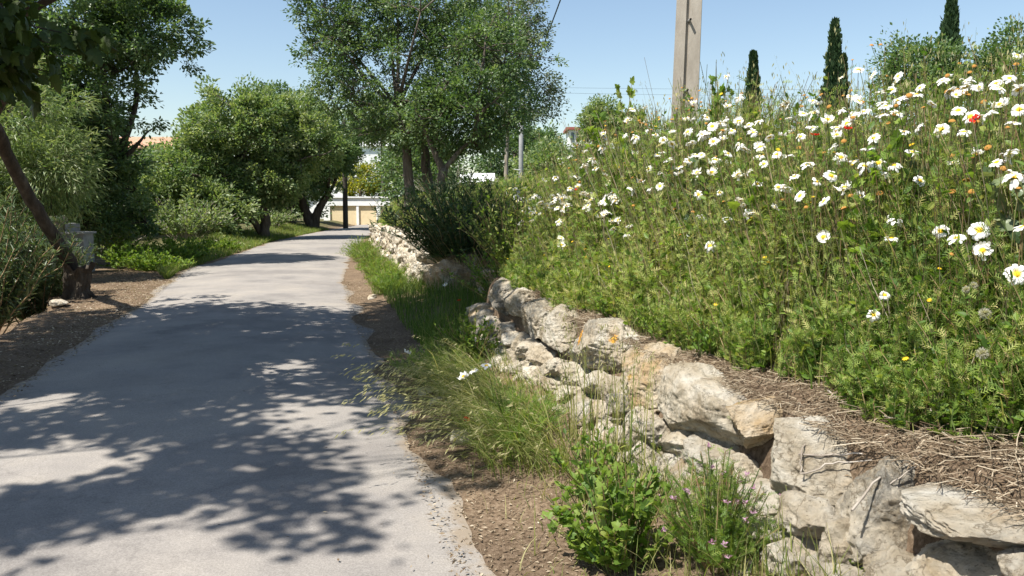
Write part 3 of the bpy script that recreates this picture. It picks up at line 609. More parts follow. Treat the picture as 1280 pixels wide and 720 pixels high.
far_tree('background_tree', 'bright green rounded tree beyond the grey pole', 2.1, 50, 3.4, (1.7,2.0,1.7), 150, 'carob_light', 35, .22, group=FG)
far_tree('background_tree', 'dark green bushy tree at the left foot of the hillside', .2, 56, 5.0, (2.6,2.2,2.2), 140, 'carob', 36, .24, group=FG)
far_tree('background_tree', 'darker hilltop tree left of the red roofed house', 2.4, 82, 7.0, (2.8,3.0,1.9), 130, 'carob', 37, .34, group=FG)
far_tree('background_tree', 'tall rounded tree on the skyline between the hill house and the concrete pole', 7.7, 72, 8.9, (1.7,2.0,1.7), 150, 'carob_light', 38, .24, group=FG, extra=[((10.4,72,8.3), (1.5,1.6,1.3), 90)])
far_tree('background_tree', 'pale grey green bush below the hill house', 5.6, 62, 4.6, (2.2,2.0,1.1), 110, 'olive', 39, .24, group=FG)
far_tree('background_tree', 'dark tree on the right skyline behind the second cypress from the right', 20.0, 40, 8.0, (2.1,1.8,1.4), 130, 'carob', 40, .2, group=FG)
far_tree('background_tree', 'dark spreading tree at the right edge of the skyline', 24.2, 39, 8.0, (2.4,2,1.6), 150, 'carob', 43, .2, group=FG)
far_tree('background_tree', 'dark tree at the far left edge behind the oleander', -16.2, 22, 3.2, (2.4,2.2,2.8), 200, 'carob', 44, .15, group=FG)
far_tree('background_tree', 'green tree under the pink houses behind the left trees', -21.0, 52, 2.8, (4.2,3.0,1.9), 190, 'carob_light', 45, .26, group=FG)
far_tree('background_tree', 'green tree filling the gap beside the white villa', -8.6, 69, 5.0, (2.0,2.2,1.8), 110, 'carob_light', 46, .26, group=FG)
far_tree('background_tree', 'green tree in the gap left of the rounded carob', -17.5, 38, 2.2, (3.0,2.5,1.3), 200, 'carob_light', 48, .22, group=FG)
far_tree('background_tree', 'dark tree filling behind the tall left tree', -16.5, 29, 2.6, (2.8,2.2,2.2), 230, 'carob', 49, .17, group=FG)
far_tree('background_tree', 'dark low tree behind the multi trunked tree at the bend', -15.6, 56, 2.6, (2.4,2.2,2.4), 150, 'carob', 50, .24, group=FG)
# cypresses
def cypress(label, px, ytop, Y, w, seed, lean=0):
    p = at(px, ytop, Y); z0 = gz1(p[0], Y)-.1; H = p[2]-z0; r = np.random.RandomState(seed)
    root = empty('cypress_tree', (p[0], Y, z0), label, 'cypress', 'cypresses on the skyline')
    tb = MB(); tube(tb, [(p[0], Y, z0), (p[0], Y, z0+H*.5), (p[0]+lean, Y, z0+H*.97)], [.16, .1, .02], 8); tb.build('trunk', M['bark'], root, True)
    n = 9000; t = r.uniform(0, 1, n)**.85; a = r.uniform(0, 2*math.pi, n)
    prof = w*np.minimum(1, (1-t)*2.2+.05)**.8*np.minimum(1, t*8+.3)*(1+.9*fbm(np.stack([t*14, np.cos(a)*1.5, np.sin(a)*1.5+seed], -1), 4))
    q = prof*(.35+.65*r.uniform(0, 1, n)**.5)
    q = q*np.where(r.uniform(0, 1, n) < .10, r.uniform(1.1, 1.7, n), 1)
    pos = np.stack([p[0]+q*np.cos(a)+lean*t, Y+q*np.sin(a), z0+.4+t*(H-.45)], -1)
    ax = norm(np.stack([np.cos(a)*.35, np.sin(a)*.35, np.ones(n)], -1)+r.normal(0, .15, (n, 3)))
    lb = MB(); scatter(lb, *T_DIAM, pos, leaf_rot(ax, r, 0), r.uniform(.25, .5, n), np.clip(r.normal(.5, .25, n), 0, 1)); lb.build('crown', M['cypress'], root)
cypress('small leftmost cypress just right of the concrete pole', 942, 68, 62, 0.46, 51)
cypress('tall narrow cypress in the middle of the skyline', 1044, 28, 58, 0.58, 52)
cypress('short cypress touching the tall middle one', 1054, 72, 60, 0.32, 53)
cypress('tallest cypress at the right with its tip at the picture top', 1190, -2, 50, 0.64, 54)
cypress('small slim cypress near the right edge of the picture', 1258, 62, 44, 0.21, 55)

# ------------------------------------------------------------------ poles and wires
PB = at(853, 125, 11.5); pz = gz1(PB[0], 11.5)
pr = empty('concrete_pole', (PB[0], 11.5, pz-.3), 'weathered grooved concrete utility pole rising out of the flower bank', 'utility pole')
pm = MB(); Hh = 9.2
def frustum(mb, x0, x1, y0, y1, z0, z1, tp, m=0):
    v = []
    for z, s in ((z0, 1), (z1, tp)): v += [[x0*s, y0*s, z], [x1*s, y0*s, z], [x1*s, y1*s, z], [x0*s, y1*s, z]]
    v = np.array(v)
    v = v @ np.array(Matrix.Rotation(R(1.2), 3, 'Y') @ Matrix.Rotation(R(-14), 3, 'Z')).T + np.array([PB[0], 11.5, pz-.3])
    mb.add(v, [[0,3,2,1],[4,5,6,7],[0,1,5,4],[1,2,6,5],[2,3,7,6],[3,0,4,7]], .5, m)
frustum(pm, -.19, -.035, -.13, .13, 0, Hh, .72); frustum(pm, .02, .19, -.13, .13, 0, Hh, .72); frustum(pm, -.037, .022, -.085, .085, 0, Hh, .74)
pm.build('shaft', M['concrete'], pr)
for zz in (2.05, 3.0, 3.9, 4.8):
    b = MB(); t_ = 1-.28*zz/Hh
    tube(b, np.array([[-.006, -.20, 0], [-.006, 0, 0]])+np.array([PB[0]+math.tan(R(1.2))*zz-.01, 11.5, pz-.3+zz]), [.018, .018], 8); b.build('bolt', M['metal'], pr)
gp2 = gz1(.44, 40)
p2 = empty('utility_pole', (.44, 40, gp2-.1), 'slim grey pole standing right of the slender pale trunk', 'utility pole')
b = MB(); tube(b, [(.44,40,gp2-.1), (.45,40,4), (.46,40,7.0)], [.13,.12,.10], 10); b.build('shaft', M['concrete_grey'], p2, True)
b = MB(); tube(b, [(.1,39.95,3.3), (.44,39.9,3.25)], [.03,.03], 6); b.build('bracket', M['metal'], p2)
w0 = at(432, 283, 52); p3 = empty('wooden_pole', (w0[0], 52, 0), 'dark wooden pole at the left road edge before the cream panelled building', 'utility pole')
b = MB(); tube(b, [(w0[0],52,-.1), (w0[0]+.02,52,3), (w0[0]+.05,52,7)], [.17,.155,.12], 10); b.build('shaft', M['pole_wood'], p3, True)
def cable(label, a, b_, sag, r_):
    t = np.linspace(0, 1, 40)[:, None]; P = (1-t)*np.array(a)+t*np.array(b_) - np.array([0, 0, 1.])*sag*4*t*(1-t)
    m = MB(); tubes(m, P[None], np.full((1, 40), r_), 5); o = m.build('overhead_cable', M['cable']); tag(o, label, 'cable'); return o
cable('thick black cable falling from the top of the picture into the central tree', (PB[0]+.18, 11.5, pz-.3+9.0), (.46, 40, 6.9), .55, .022)
cable('upper of two thin wires crossing the sky behind the concrete pole', (.46, 40, 7.3), (40, 46, 8.3), .2, .005)
cable('lower of two thin wires crossing the sky behind the concrete pole', (.46, 40, 7.05), (40, 46, 8.0), .25, .005)

# ------------------------------------------------------------------ buildings
def rotz(a, loc): 
    Mx = Matrix.Translation(Vector(loc)) @ Matrix.Rotation(a, 4, 'Z'); return np.array(Mx)
def garage():
    a = at(405, 283, 62); b = at(486, 283, 61.5); Lx = np.linalg.norm((b-a)[:2]); ang = math.atan2(b[1]-a[1], b[0]-a[0])
    z0 = -.05; Mx = rotz(ang, (a[0], a[1], z0))
    r = empty('garage_building', (a[0], a[1], z0), 'low white building with two cream yellow panels at the road bend', 'building')
    m = MB(); m.box((0, .25, 0), (Lx, 5, 2.0), M=Mx); m.build('wall', M['white'], r)
    m = MB(); m.box((-.1, -.05, 1.52), (Lx+.2, .25, 2.12), M=Mx); m.build('fascia', M['white'], r)
    m = MB(); m.box((-.2, -.15, 2.12), (Lx+.3, 5.1, 2.22), M=Mx); m.build('roof', M['white'], r)
    u = Lx/81.
    for x0, x1 in ((8*u, 41*u), (44*u, 66*u), (71*u, 81*u)):
        m = MB(); m.box((x0, .10, 0), (x1, .25, 1.52), M=Mx); m.build('panel', M['cream'], r)
    for x0, x1 in ((0, 8*u), (41*u, 44*u), (66*u, 71*u)):
        m = MB(); m.box((x0, -.02, 0), (x1, .25, 1.52), M=Mx); m.build('pier', M['white'], r)
garage()
def gable_house(name, label, x0, x1, y0, y1, z0, eave, ridge, wallm, roofm, wins=(), rot=0, chim=(), along='x', sill=True):
    cx, cy = (x0+x1)/2, (y0+y1)/2; r = empty(name, (cx, cy, z0), label, 'house'); Mx = rotz(rot, (cx, cy, 0))
    hx, hy = (x1-x0)/2, (y1-y0)/2
    m = MB(); m.box((-hx, -hy, z0-2), (hx, hy, eave), M=Mx)
    if along == 'y':      # ridge runs in depth; gables face the viewer
        v = np.array([[-hx,-hy,eave],[hx,-hy,eave],[0,-hy,ridge],[-hx,hy,eave],[hx,hy,eave],[0,hy,ridge]])
    else:
        v = np.array([[-hx,-hy,eave],[-hx,hy,eave],[-hx,0,ridge],[hx,-hy,eave],[hx,hy,eave],[hx,0,ridge]])
    m.add(v @ Mx[:3,:3].T+Mx[:3,3], [[0,1,2],[3,5,4],[0,2,5],[0,5,3],[1,4,5],[1,5,2]]); m.build('wall', M[wallm], r)
    m = MB(); o = .3; th = .12
    if along == 'y': pr_ = [[[-hx-o,-hy-o,eave-.12],[0,-hy-o,ridge+.06],[0,hy+o,ridge+.06],[-hx-o,hy+o,eave-.12]], [[hx+o,-hy-o,eave-.12],[hx+o,hy+o,eave-.12],[0,hy+o,ridge+.06],[0,-hy-o,ridge+.06]]]
    else: pr_ = [[[-hx-o,-hy-o,eave-.12],[hx+o,-hy-o,eave-.12],[hx+o,0,ridge+.06],[-hx-o,0,ridge+.06]], [[-hx-o,hy+o,eave-.12],[-hx-o,0,ridge+.06],[hx+o,0,ridge+.06],[hx+o,hy+o,eave-.12]]]
    for q in pr_:
        q = np.array(q, float); top = q+np.array([0,0,th]); v = np.concatenate([q, top]) @ Mx[:3,:3].T+Mx[:3,3]
        m.add(v, [[0,1,2,3],[4,5,6,7],[0,1,5,4],[1,2,6,5],[2,3,7,6],[3,0,4,7]])
    rf = m.build('roof', M[roofm], r)
    for (wx, wz, ww, wh) in wins:
        m = MB(); m.box((wx-ww/2-.06, -hy-.05, wz-.06), (wx+ww/2+.06, -hy-.002, wz+wh+.06), M=Mx); f = m.build('window', M['white'], r)
        m = MB(); m.box((wx-ww/2, -hy-.06, wz), (wx+ww/2, -hy-.052, wz+wh), M=Mx); m.build('pane', M['glass'], f)
    for (cx_, cy_, cz, w_, h_) in chim:
        m = MB(); m.box((cx_-w_/2, cy_-w_/2, cz), (cx_+w_/2, cy_+w_/2, cz+h_), M=Mx); m.box((cx_-w_*.7, cy_-w_*.7, cz+h_), (cx_+w_*.7, cy_+w_*.7, cz+h_+.15), M=Mx); m.build('chimney', M['white'], rf)
    return r
gable_house('white_house', 'white gabled house with one small window half hidden behind the wooden pole', -17.6, -14.6, 68, 76, 0, 1.9, 3.1, 'white', 'white', [(1.05, 1.1, .45, .7)], along='y')
gable_house('white_house', 'large white villa wall glimpsed between the tree crowns above the road', -19.5, -12.6, 92, 101, 1, 8.2, 8.9, 'white', 'white', [(-1.5, 3.5, .9, 1.2)])
gable_house('white_house', 'low white house glimpsed behind the trunks of the central trees', -2.7, -1.3, 44, 50, gz1(-2, 46), 2.6, 3.2, 'white', 'white', [(.2, 1.9, .4, .6)])
gable_house('town_house', 'pale pink house with white chimneys left, above the trees', -46.5, -35.2, 92, 102, 3, 8.0, 9.4, 'pink', 'tile', [(-3, 5.2, .9, 1.2), (1, 5.2, .9, 1.2)], chim=[(3.6, -1.5, 8.2, .7, 2.0), (5.3, 1.5, 8.6, .7, 1.8)])
gable_house('town_house', 'second pink house lower down behind the tall left tree', -55, -47.4, 90, 98, 2, 6.8, 8.2, 'pink', 'tile', [(1, 4.5, .9, 1.2)], chim=[(2.2, -1, 7.2, .6, 1.6)])
def hill_house():
    Y = 112; a = at(711, 186, Y); b = at(748, 186, Y); t = at(711, 160, Y)[2]; z0 = gz1(a[0], Y)-1
    r = empty('hill_house', (a[0], Y, z0), 'small white house with dull red roof edge and glazed front on the hill', 'house')
    m = MB(); m.box((a[0], Y, z0), (b[0], Y+6, t-.25)); m.build('wall', M['white'], r)
    m = MB(); m.box((a[0]-.4, Y-.5, t-.25), (b[0]+.4, Y+6.3, t+.1)); m.build('roof', M['red_paint'], r)
    w = (b[0]-a[0])/4
    for k in range(3):
        m = MB(); m.box((a[0]+.3+k*w*.72, Y-.05, t-1.9), (a[0]+.15+(k+.58)*w*.72+.15, Y-.002, t-.6)); f = m.build('window', M['glass'], r)
hill_house()
# utility cabinet by the left verge
gb = gz1(-10.2, 18.6)
r = empty('utility_cabinet', (-10.2, 18.6, gb-.05), 'grey cement meter cabinet with a small pale plate beside the leaning trunk', 'cabinet')
m = MB(); m.box((-10.40, 18.4, gb-.05), (-9.85, 18.85, gb+.90)); m.build('body', M['concrete_grey'], r)
m = MB(); m.box((-10.45, 18.35, gb+.902), (-9.80, 18.9, gb+.945)); m.build('cap', M['concrete_grey'], r)
m = MB(); m.box((-10.13, 18.385, gb+.62), (-9.93, 18.398, gb+.80)); pl = m.build('plate', M['plate'], r)
m = MB()
for i, (a_, b_, z_) in enumerate([(0, .14, .04), (0, .10, .075), (.02, .12, .11)]): m.box((-10.10+a_, 18.378, gb+.62+z_), (-10.10+b_, 18.384, gb+.62+z_+.014))
m.build('mark', M['ink'], pl)
# low garden wall behind the oleander
r = empty('garden_wall', (-11, 18.2, -.6), 'low pale garden wall with a grey end pier behind the oleander', 'wall')
a = at(-60, 262, 17.0); b = at(80, 270, 18.6); ang = math.atan2(b[1]-a[1], b[0]-a[0]); Lw = np.linalg.norm((b-a)[:2]); Mx = rotz(ang, (a[0], a[1], 0))
m = MB(); m.box((0, 0, -.8), (Lw, .25, 1.2), M=Mx); m.build('wall', M['concrete'], r)
m = MB(); m.box((-.1, -.08, 1.202), (Lw+.05, .33, 1.32), M=Mx); m.build('coping', M['stone_white'], r)
m = MB(); m.box((Lw-.02, -.1, -.6), (Lw+.3, .35, 1.15), M=Mx); m.build('pier', M['concrete_grey'], r)
# broken stump
def stump():
    p = at(97, 372, 13.55); z0 = gz1(p[0], p[1])-.08
    r = empty('tree_stump', (p[0], p[1], z0), 'dark broken hollow tree stump against the leaning trunk', 'stump')
    na, nz = 26, 16; an = np.arange(na)*2*math.pi/na; v = []
    for j in range(nz):
        t = j/(nz-1); q = np.stack([np.cos(an)*1.4, np.sin(an)*1.4, np.full(na, t*1.6)], -1); nzv = fbm(q*2+3, 4)
        rad = (.20-.05*t+.10*max(0, t-.72)/.28)*(1+.55*nzv) * (1+.25*np.sin(an*5)*(.5))
        top = .66*(1+.35*fbm(np.stack([np.cos(an)*1.5, np.sin(an)*1.5, an*0+9], -1), 3))
        v.append(np.stack([p[0]+rad*np.cos(an)+.05*t, p[1]+rad*np.sin(an), z0+t*top], -1))
    for s in (.75, .45): v.append(v[nz-1]*np.array([s, s, 1])+np.array([(1-s)*(p[0]+.05), (1-s)*p[1], -.10*(1-s)/.25]))
    v = np.array(v); K = len(v); I = np.arange(K*na).reshape(K, na)
    q = np.stack([I[:-1], np.roll(I, -1, 1)[:-1], np.roll(I, -1, 1)[1:], I[1:]], -1).reshape(-1, 4)
    m = MB(); m.add(v.reshape(-1, 3), q); m.build('stump_body', M['bark_dark'], r)
    m = MB()
    for k_ in range(4):
        a_ = k_*1.7+.4; tube(m, [(p[0]+.12*math.cos(a_), p[1]+.12*math.sin(a_), z0+.2), (p[0]+.24*math.cos(a_), p[1]+.24*math.sin(a_), z0+.08), (p[0]+.42*math.cos(a_), p[1]+.42*math.sin(a_), z0+.02)], [.07, .05, .02], 7)
    m.build('root', M['bark_dark'], r, True)
stump()

# ------------------------------------------------------------------ plants
def plant(name, label, cat, c, rad, H, n, tmpl, leaf, mat, seed, stems=30, stemmat='stem', stem_r=.004, group=None, lean=(0,0), up=.7, z0=None, dome=.6, tint0=.5, flowers=None):
    r = np.random.RandomState(seed); z0 = gz1(c[0], c[1])-.02 if z0 is None else z0
    base = np.array([c[0], c[1], z0]); root = empty(name, base, label, cat, group)
    a = r.uniform(0, 2*math.pi, stems); q = np.sqrt(r.uniform(0, 1, stems))
    hh = H*(1-dome*q**2)*r.uniform(.7, 1.08, stems); k = 6; t = np.linspace(0, 1, k)[None, :, None]
    d = np.stack([np.cos(a)*q*rad[0]+lean[0]*hh, np.sin(a)*q*rad[1]+lean[1]*hh, hh], -1)[:, None, :]
    B = base + np.stack([np.cos(a)*q*rad[0], np.sin(a)*q*rad[1], 0*a], -1)[:, None, :]*.3
    P = B + d*np.array([.7, .7, 1])*t + np.array([1, 1, 0])*d*.3*t**2 + r.normal(0, .02*H, (stems, k, 3))*t
    m = MB(); tubes(m, P, np.linspace(stem_r, stem_r*.5, k)[None], 4, r.uniform(0, 1, stems)); m.build('stems', M[stemmat], root)
    s = r.randint(0, stems, n); tt_ = r.uniform(.12, 1, n)**.8; i0 = np.minimum((tt_*(k-1)).astype(int), k-2); f_ = (tt_*(k-1)-i0)[:, None]
    pos = P[s, i0]*(1-f_)+P[s, i0+1]*f_; ax = norm(rand_dirs(n, -.3, r)+norm(d[s, 0])*.5)
    lb = MB(); scatter(lb, *tmpl, pos, leaf_rot(ax, r, up), leaf*r.uniform(.55, 1.25, n)*(1.1-.45*tt_), np.clip(r.normal(tint0, .2, n)+r.normal(0, .1, stems)[s], 0, 1)); lb.build('leaves', M[mat], root)
    if flowers:
        nf, fs, fm = flowers; ss = r.permutation(stems)[:nf]; pos = P[ss, -1]+r.normal(0, .01, (nf, 3))
        for q in pos:
            fb = MB(); pp = q+r.normal(0, fs*.3, (9, 3)); scatter(fb, *T_OVAL, pp, leaf_rot(norm(rand_dirs(9, 0, r)), r), np.full(9, fs)*r.uniform(.8, 1.4, 9), r.uniform(0, 1, 9)); fb.build('flower', M[fm], root)
    return root
# oleander with bare canes, left
plant('oleander_shrub', 'tall narrow leaved oleander with bare tan canes at the left edge', 'shrub', (-9.0, 13.1), (1.5, .8), 2.75, 9500, T_LANCE, .22, 'oleander', 61, 80, 'cane', .014, z0=-.75, dome=.3)
plant('oleander_shrub', 'lower oleander clump just left of the trunk foot', 'shrub', (-8.45, 14.1), (.9, .6), 2.0, 6000, T_LANCE, .20, 'oleander', 62, 50, 'cane', .012, z0=-.7, dome=.3)
plant('leafy_sprout', 'bright leafy sprout growing between the trunk and the meter cabinet', 'plant', (-8.75, 15.0), (.25, .2), .8, 260, T_LANCE, .17, 'weed', 63, 14)
for i, (x, y, rx, h, lab) in enumerate([(-9.4, 19.6, .8, .75, 'green weed clump just right of the meter cabinet'), (-8.6, 19.2, .8, .55, 'bright weed clump nearest the road on the left verge'), (-8.9, 21.4, .9, .8, 'tall green weed clump under the dark left tree'), (-9.6, 23.4, .9, .7, 'weed clump below the pale carob edge'), (-10.0, 17.6+3.3, .7, 1.0, 'dark weed clump at the foot of the dark left tree'), (-9.6, 26.5, .7, .55, 'low weed clump with white blooms along the verge')]):
    plant('weed_clump', lab, 'weeds', (x, y), (rx, rx*.8), h, 1500, T_OVAL, .12, 'weed', 70+i, 60, group='weed clumps on the left verge', flowers=(10, .05, 'puff') if i == 5 else None)
plant('terrace_shrub', 'pale shrub before the low white house behind the central trees', 'shrub', (-2.3, 31), (1.3, .9), 1.8, 1500, T_OVAL, .13, 'olive', 139, 60, 'wood', .012, dome=.4)
for i, (x, y, rx, h, lab) in enumerate([(-12.6, 24.5, 1.5, 1.7, 'dark shrub under the tall left tree'), (-11.6, 28.5, 1.5, 1.6, 'light shrub at the foot of the rounded carob'), (-14.5, 27.5, 1.8, 2.0, 'shrub in deep shade behind the left weeds'), (-13.2, 43, 1.6, 1.2, 'low shrub between the two carob trunks')]):
    plant('verge_shrub', lab, 'shrub', (x, y), (rx, rx*.8), h, 3000, T_OVAL, .17, 'carob' if i % 2 == 0 else 'carob_light', 140+i, 90, 'wood', .012, group='shrubs under the left trees', dome=.4)
for i, (Y, off, h, rx, lab) in enumerate([(13.6, .55, .42, .35, 'dark green weed clump at the near foot of the far wall'), (15.2, .42, .5, .4, 'yellow green weed clump against the lit far wall'), (17.0, .5, .42, .4, 'weed clump beside the litter at the far wall'), (19.5, .55, .6, .5, 'tall straggly weed clump half way along the far wall'), (22.5, .6, .55, .6, 'weed clump nearest the asphalt by the far wall'), (26.5, .5, .6, .6, 'weed clump at the distant end of the far wall')]):
    plant('weed_clump', lab, 'weeds', (float(xw(Y))-off, Y), (rx, rx*1.3), h, 900, T_LANCE if i % 2 else T_PIN, .12, 'weed', 160+i, 60, group='weed clumps along the far wall', dome=.4, tint0=.5)
for i, (Y, d_, h, lf, lab) in enumerate([(2.45, .62, .34, .060, 'broad leaved weed nearest the right edge above the flat slab'), (2.65, .50, .26, .05, 'low leafy weed behind the rough dark grey cap stone'), (2.85, .66, .46, .065, 'tall broad leaved weed under the dandelion clocks'), (3.05, .48, .30, .05, 'leafy weed behind the broad cream cap stone'), (3.3, .58, .5, .06, 'upright leafy weed in the dark middle of the bank front'), (3.6, .46, .34, .055, 'leafy weed behind the small upright tan cap stone'),
        (3.95, .40, .36, .05, 'yellowish leafy weed over the largest cap stone'), (4.4, .36, .30, .05, 'leafy weed where the straw strip narrows'), (5.0, .34, .26, .045, 'low leafy weed above the ochre stained cap stone'), (5.8, .36, .3, .05, 'leafy weed above the orange lichened cap stone')]):
    plant('leafy_weed', lab, 'plant', (float(xw(Y))+d_, Y), (.15, .15), h, 210, T_OVAL, lf, 'weed', 180+i, 16, stem_r=.0025, group='leafy weeds along the wall top', dome=.3, tint0=.45)
# dark bush over the nook
plant('dark_bush', 'dark leafy bush overhanging the shaded nook between the walls', 'bush', (-.75, 13.0), (1.25, 1.0), 1.5, 7500, T_LANCE, .18, 'dark_weed', 81, 190, 'stem', .006, z0=.55, dome=.35)
plant('dark_bush', 'upright dark bush on top of the far wall end', 'bush', (-1.1, 15.0), (.8, .9), 1.15, 3200, T_LANCE, .15, 'dark_weed', 82, 110, 'stem', .006, dome=.4)
plant('bean_plant', 'tangle of pale podded stems at the left end of the flower bank', 'plant', (.05, 9.3), (.55, .5), 1.15, 1500, T_OVAL, .07, 'bank', 83, 90, 'stem', .006, lean=(-.15, -.1), dome=.4)
plant('bean_plant', 'leafy tangle spilling over the crumbled wall end', 'plant', (.0, 10.6), (.7, .6), 1.0, 1800, T_OVAL, .075, 'weed', 84, 90, 'stem', .006, lean=(-.15, -.1), dome=.4)
# plants at the near wall foot
def vpt(px, py): 
    p = at(px, py, 1.5/((py-255)/1000.)); return (p[0], p[1])
c = vpt(765, 715); plant('leafy_weed', 'bright green lobed leafy weed at the wall foot by the bottom edge', 'plant', (c[0]+.03, c[1]+.05), (.24, .22), .50, 760, T_LOBED, .062, 'weed', 91, 60, dome=.45)
c = vpt(905, 735); plant('fumitory_plant', 'feathery fumitory with small mauve flowers against the near wall stones', 'plant', (c[0]-.02, c[1]+.05), (.22, .26), .48, 2600, T_PIN, .05, 'weed', 92, 90, dome=.5, tint0=.42, flowers=(34, .014, 'pinkfl'))
c = vpt(725, 640); plant('leafy_weed', 'smaller leafy weed behind the bright one at the wall foot', 'plant', (c[0]+.1, c[1]+.1), (.22, .22), .40, 500, T_OVAL, .06, 'weed', 93, 40, dome=.45)
c = vpt(590, 452); plant('leafy_weed', 'leafy weed clump beside the crumbled wall end', 'plant', c, (.32, .3), .50, 900, T_OVAL, .06, 'weed', 94, 70, dome=.4)
c = vpt(545, 470); plant('leafy_weed', 'green weed clump at the edge of the shaded nook grass', 'plant', c, (.36, .34), .36, 900, T_PIN, .09, 'weed', 95, 70, dome=.4)
c = vpt(640, 560); plant('leafy_weed', 'feathery weed clump amid the long grass against the wall', 'plant', (c[0]+.02, c[1]+.2), (.3, .5), .32, 1200, T_PIN, .08, 'weed', 96, 90, dome=.3)
# small sprigs on the wall itself
for i, (px, py, Y, h, lab) in enumerate([(925, 520, 3.62, .12, 'little feathery sprig growing from the litter behind the largest cap stone'), (800, 398, 5.2, .16, 'broad leaved sprig on top of the lichened cap stone'), (1068, 700, 2.72, .10, 'leafy sprig in the gap under the broad cream cap stone'), (830, 555, 4.15, .14, 'grassy sprig in the gap under the largest cap stone')]):
    p = at(px, py, Y); plant('wall_sprig', lab, 'sprig', (p[0], p[1]), (.05, .05), h, 60, T_PIN if i == 0 else T_OVAL, .035 if i != 1 else .055, 'weed', 110+i, 9, stem_r=.0015, z0=p[2]-h*.5)
# large leaves near the pole on the skyline
p = at(798, 124, 7.2); plant('mallow_plant', 'tall lobed leaf plant on the skyline left of the concrete pole', 'plant', (p[0], p[1]), (.4, .35), p[2]-gz1(p[0], p[1])+.05, 420, T_LOBED, .12, 'weed', 121, 20, dome=.2)
p = at(898, 106, 6.4); plant('mallow_plant', 'tall lobed leaf plant on the skyline right of the concrete pole', 'plant', (p[0], p[1]), (.3, .3), p[2]-gz1(p[0], p[1])+.05, 380, T_LOBED, .105, 'weed', 122, 18, dome=.2)

# ------------------------------------------------------------------ flowering bank
def Hp(d, y, x=None):
    h = .22 + 1.0*sstep(.2, .95, d)
    h = h + .22*np.exp(-((y-6.8)/1.4)**2 - ((d-1.5)/.8)**2)
    h = h*(1-.38*sstep(7.6, 11, y))
    h = h*(1-.13*(1-sstep(3.4, 5.0, y)))
    return h*(1+.20*vnoise(np.stack([d*1.7, y*1.5, 0*np.asarray(d)], -1)))
def inview(x, y, m=.9): return (x < .66*y+m) & (x > -.66*y-m)
def bank_pts(n, y0, y1, d0, d1, pw=1.0):
    y = y0+(y1-y0)*rng.uniform(0, 1, n)**pw; d = rng.uniform(d0, d1, n); x = xw(y)+d
    k = inview(x, y) & (d > .40-.15*sstep(3.2, 4.0, y)+1.25*nook(y)+.16*vnoise(np.stack([y*2.3, y*0, y*0], -1))); return x[k], y[k], d[k]
def clumpy(x, y, d, keep=.22):
    g_ = vnoise(np.stack([x*2.6, y*2.6, 0*x+3], -1))
    return (g_ > np.where(y < 4.3, -.08, -.22)) | (rng.uniform(0, 1, len(x)) < keep)
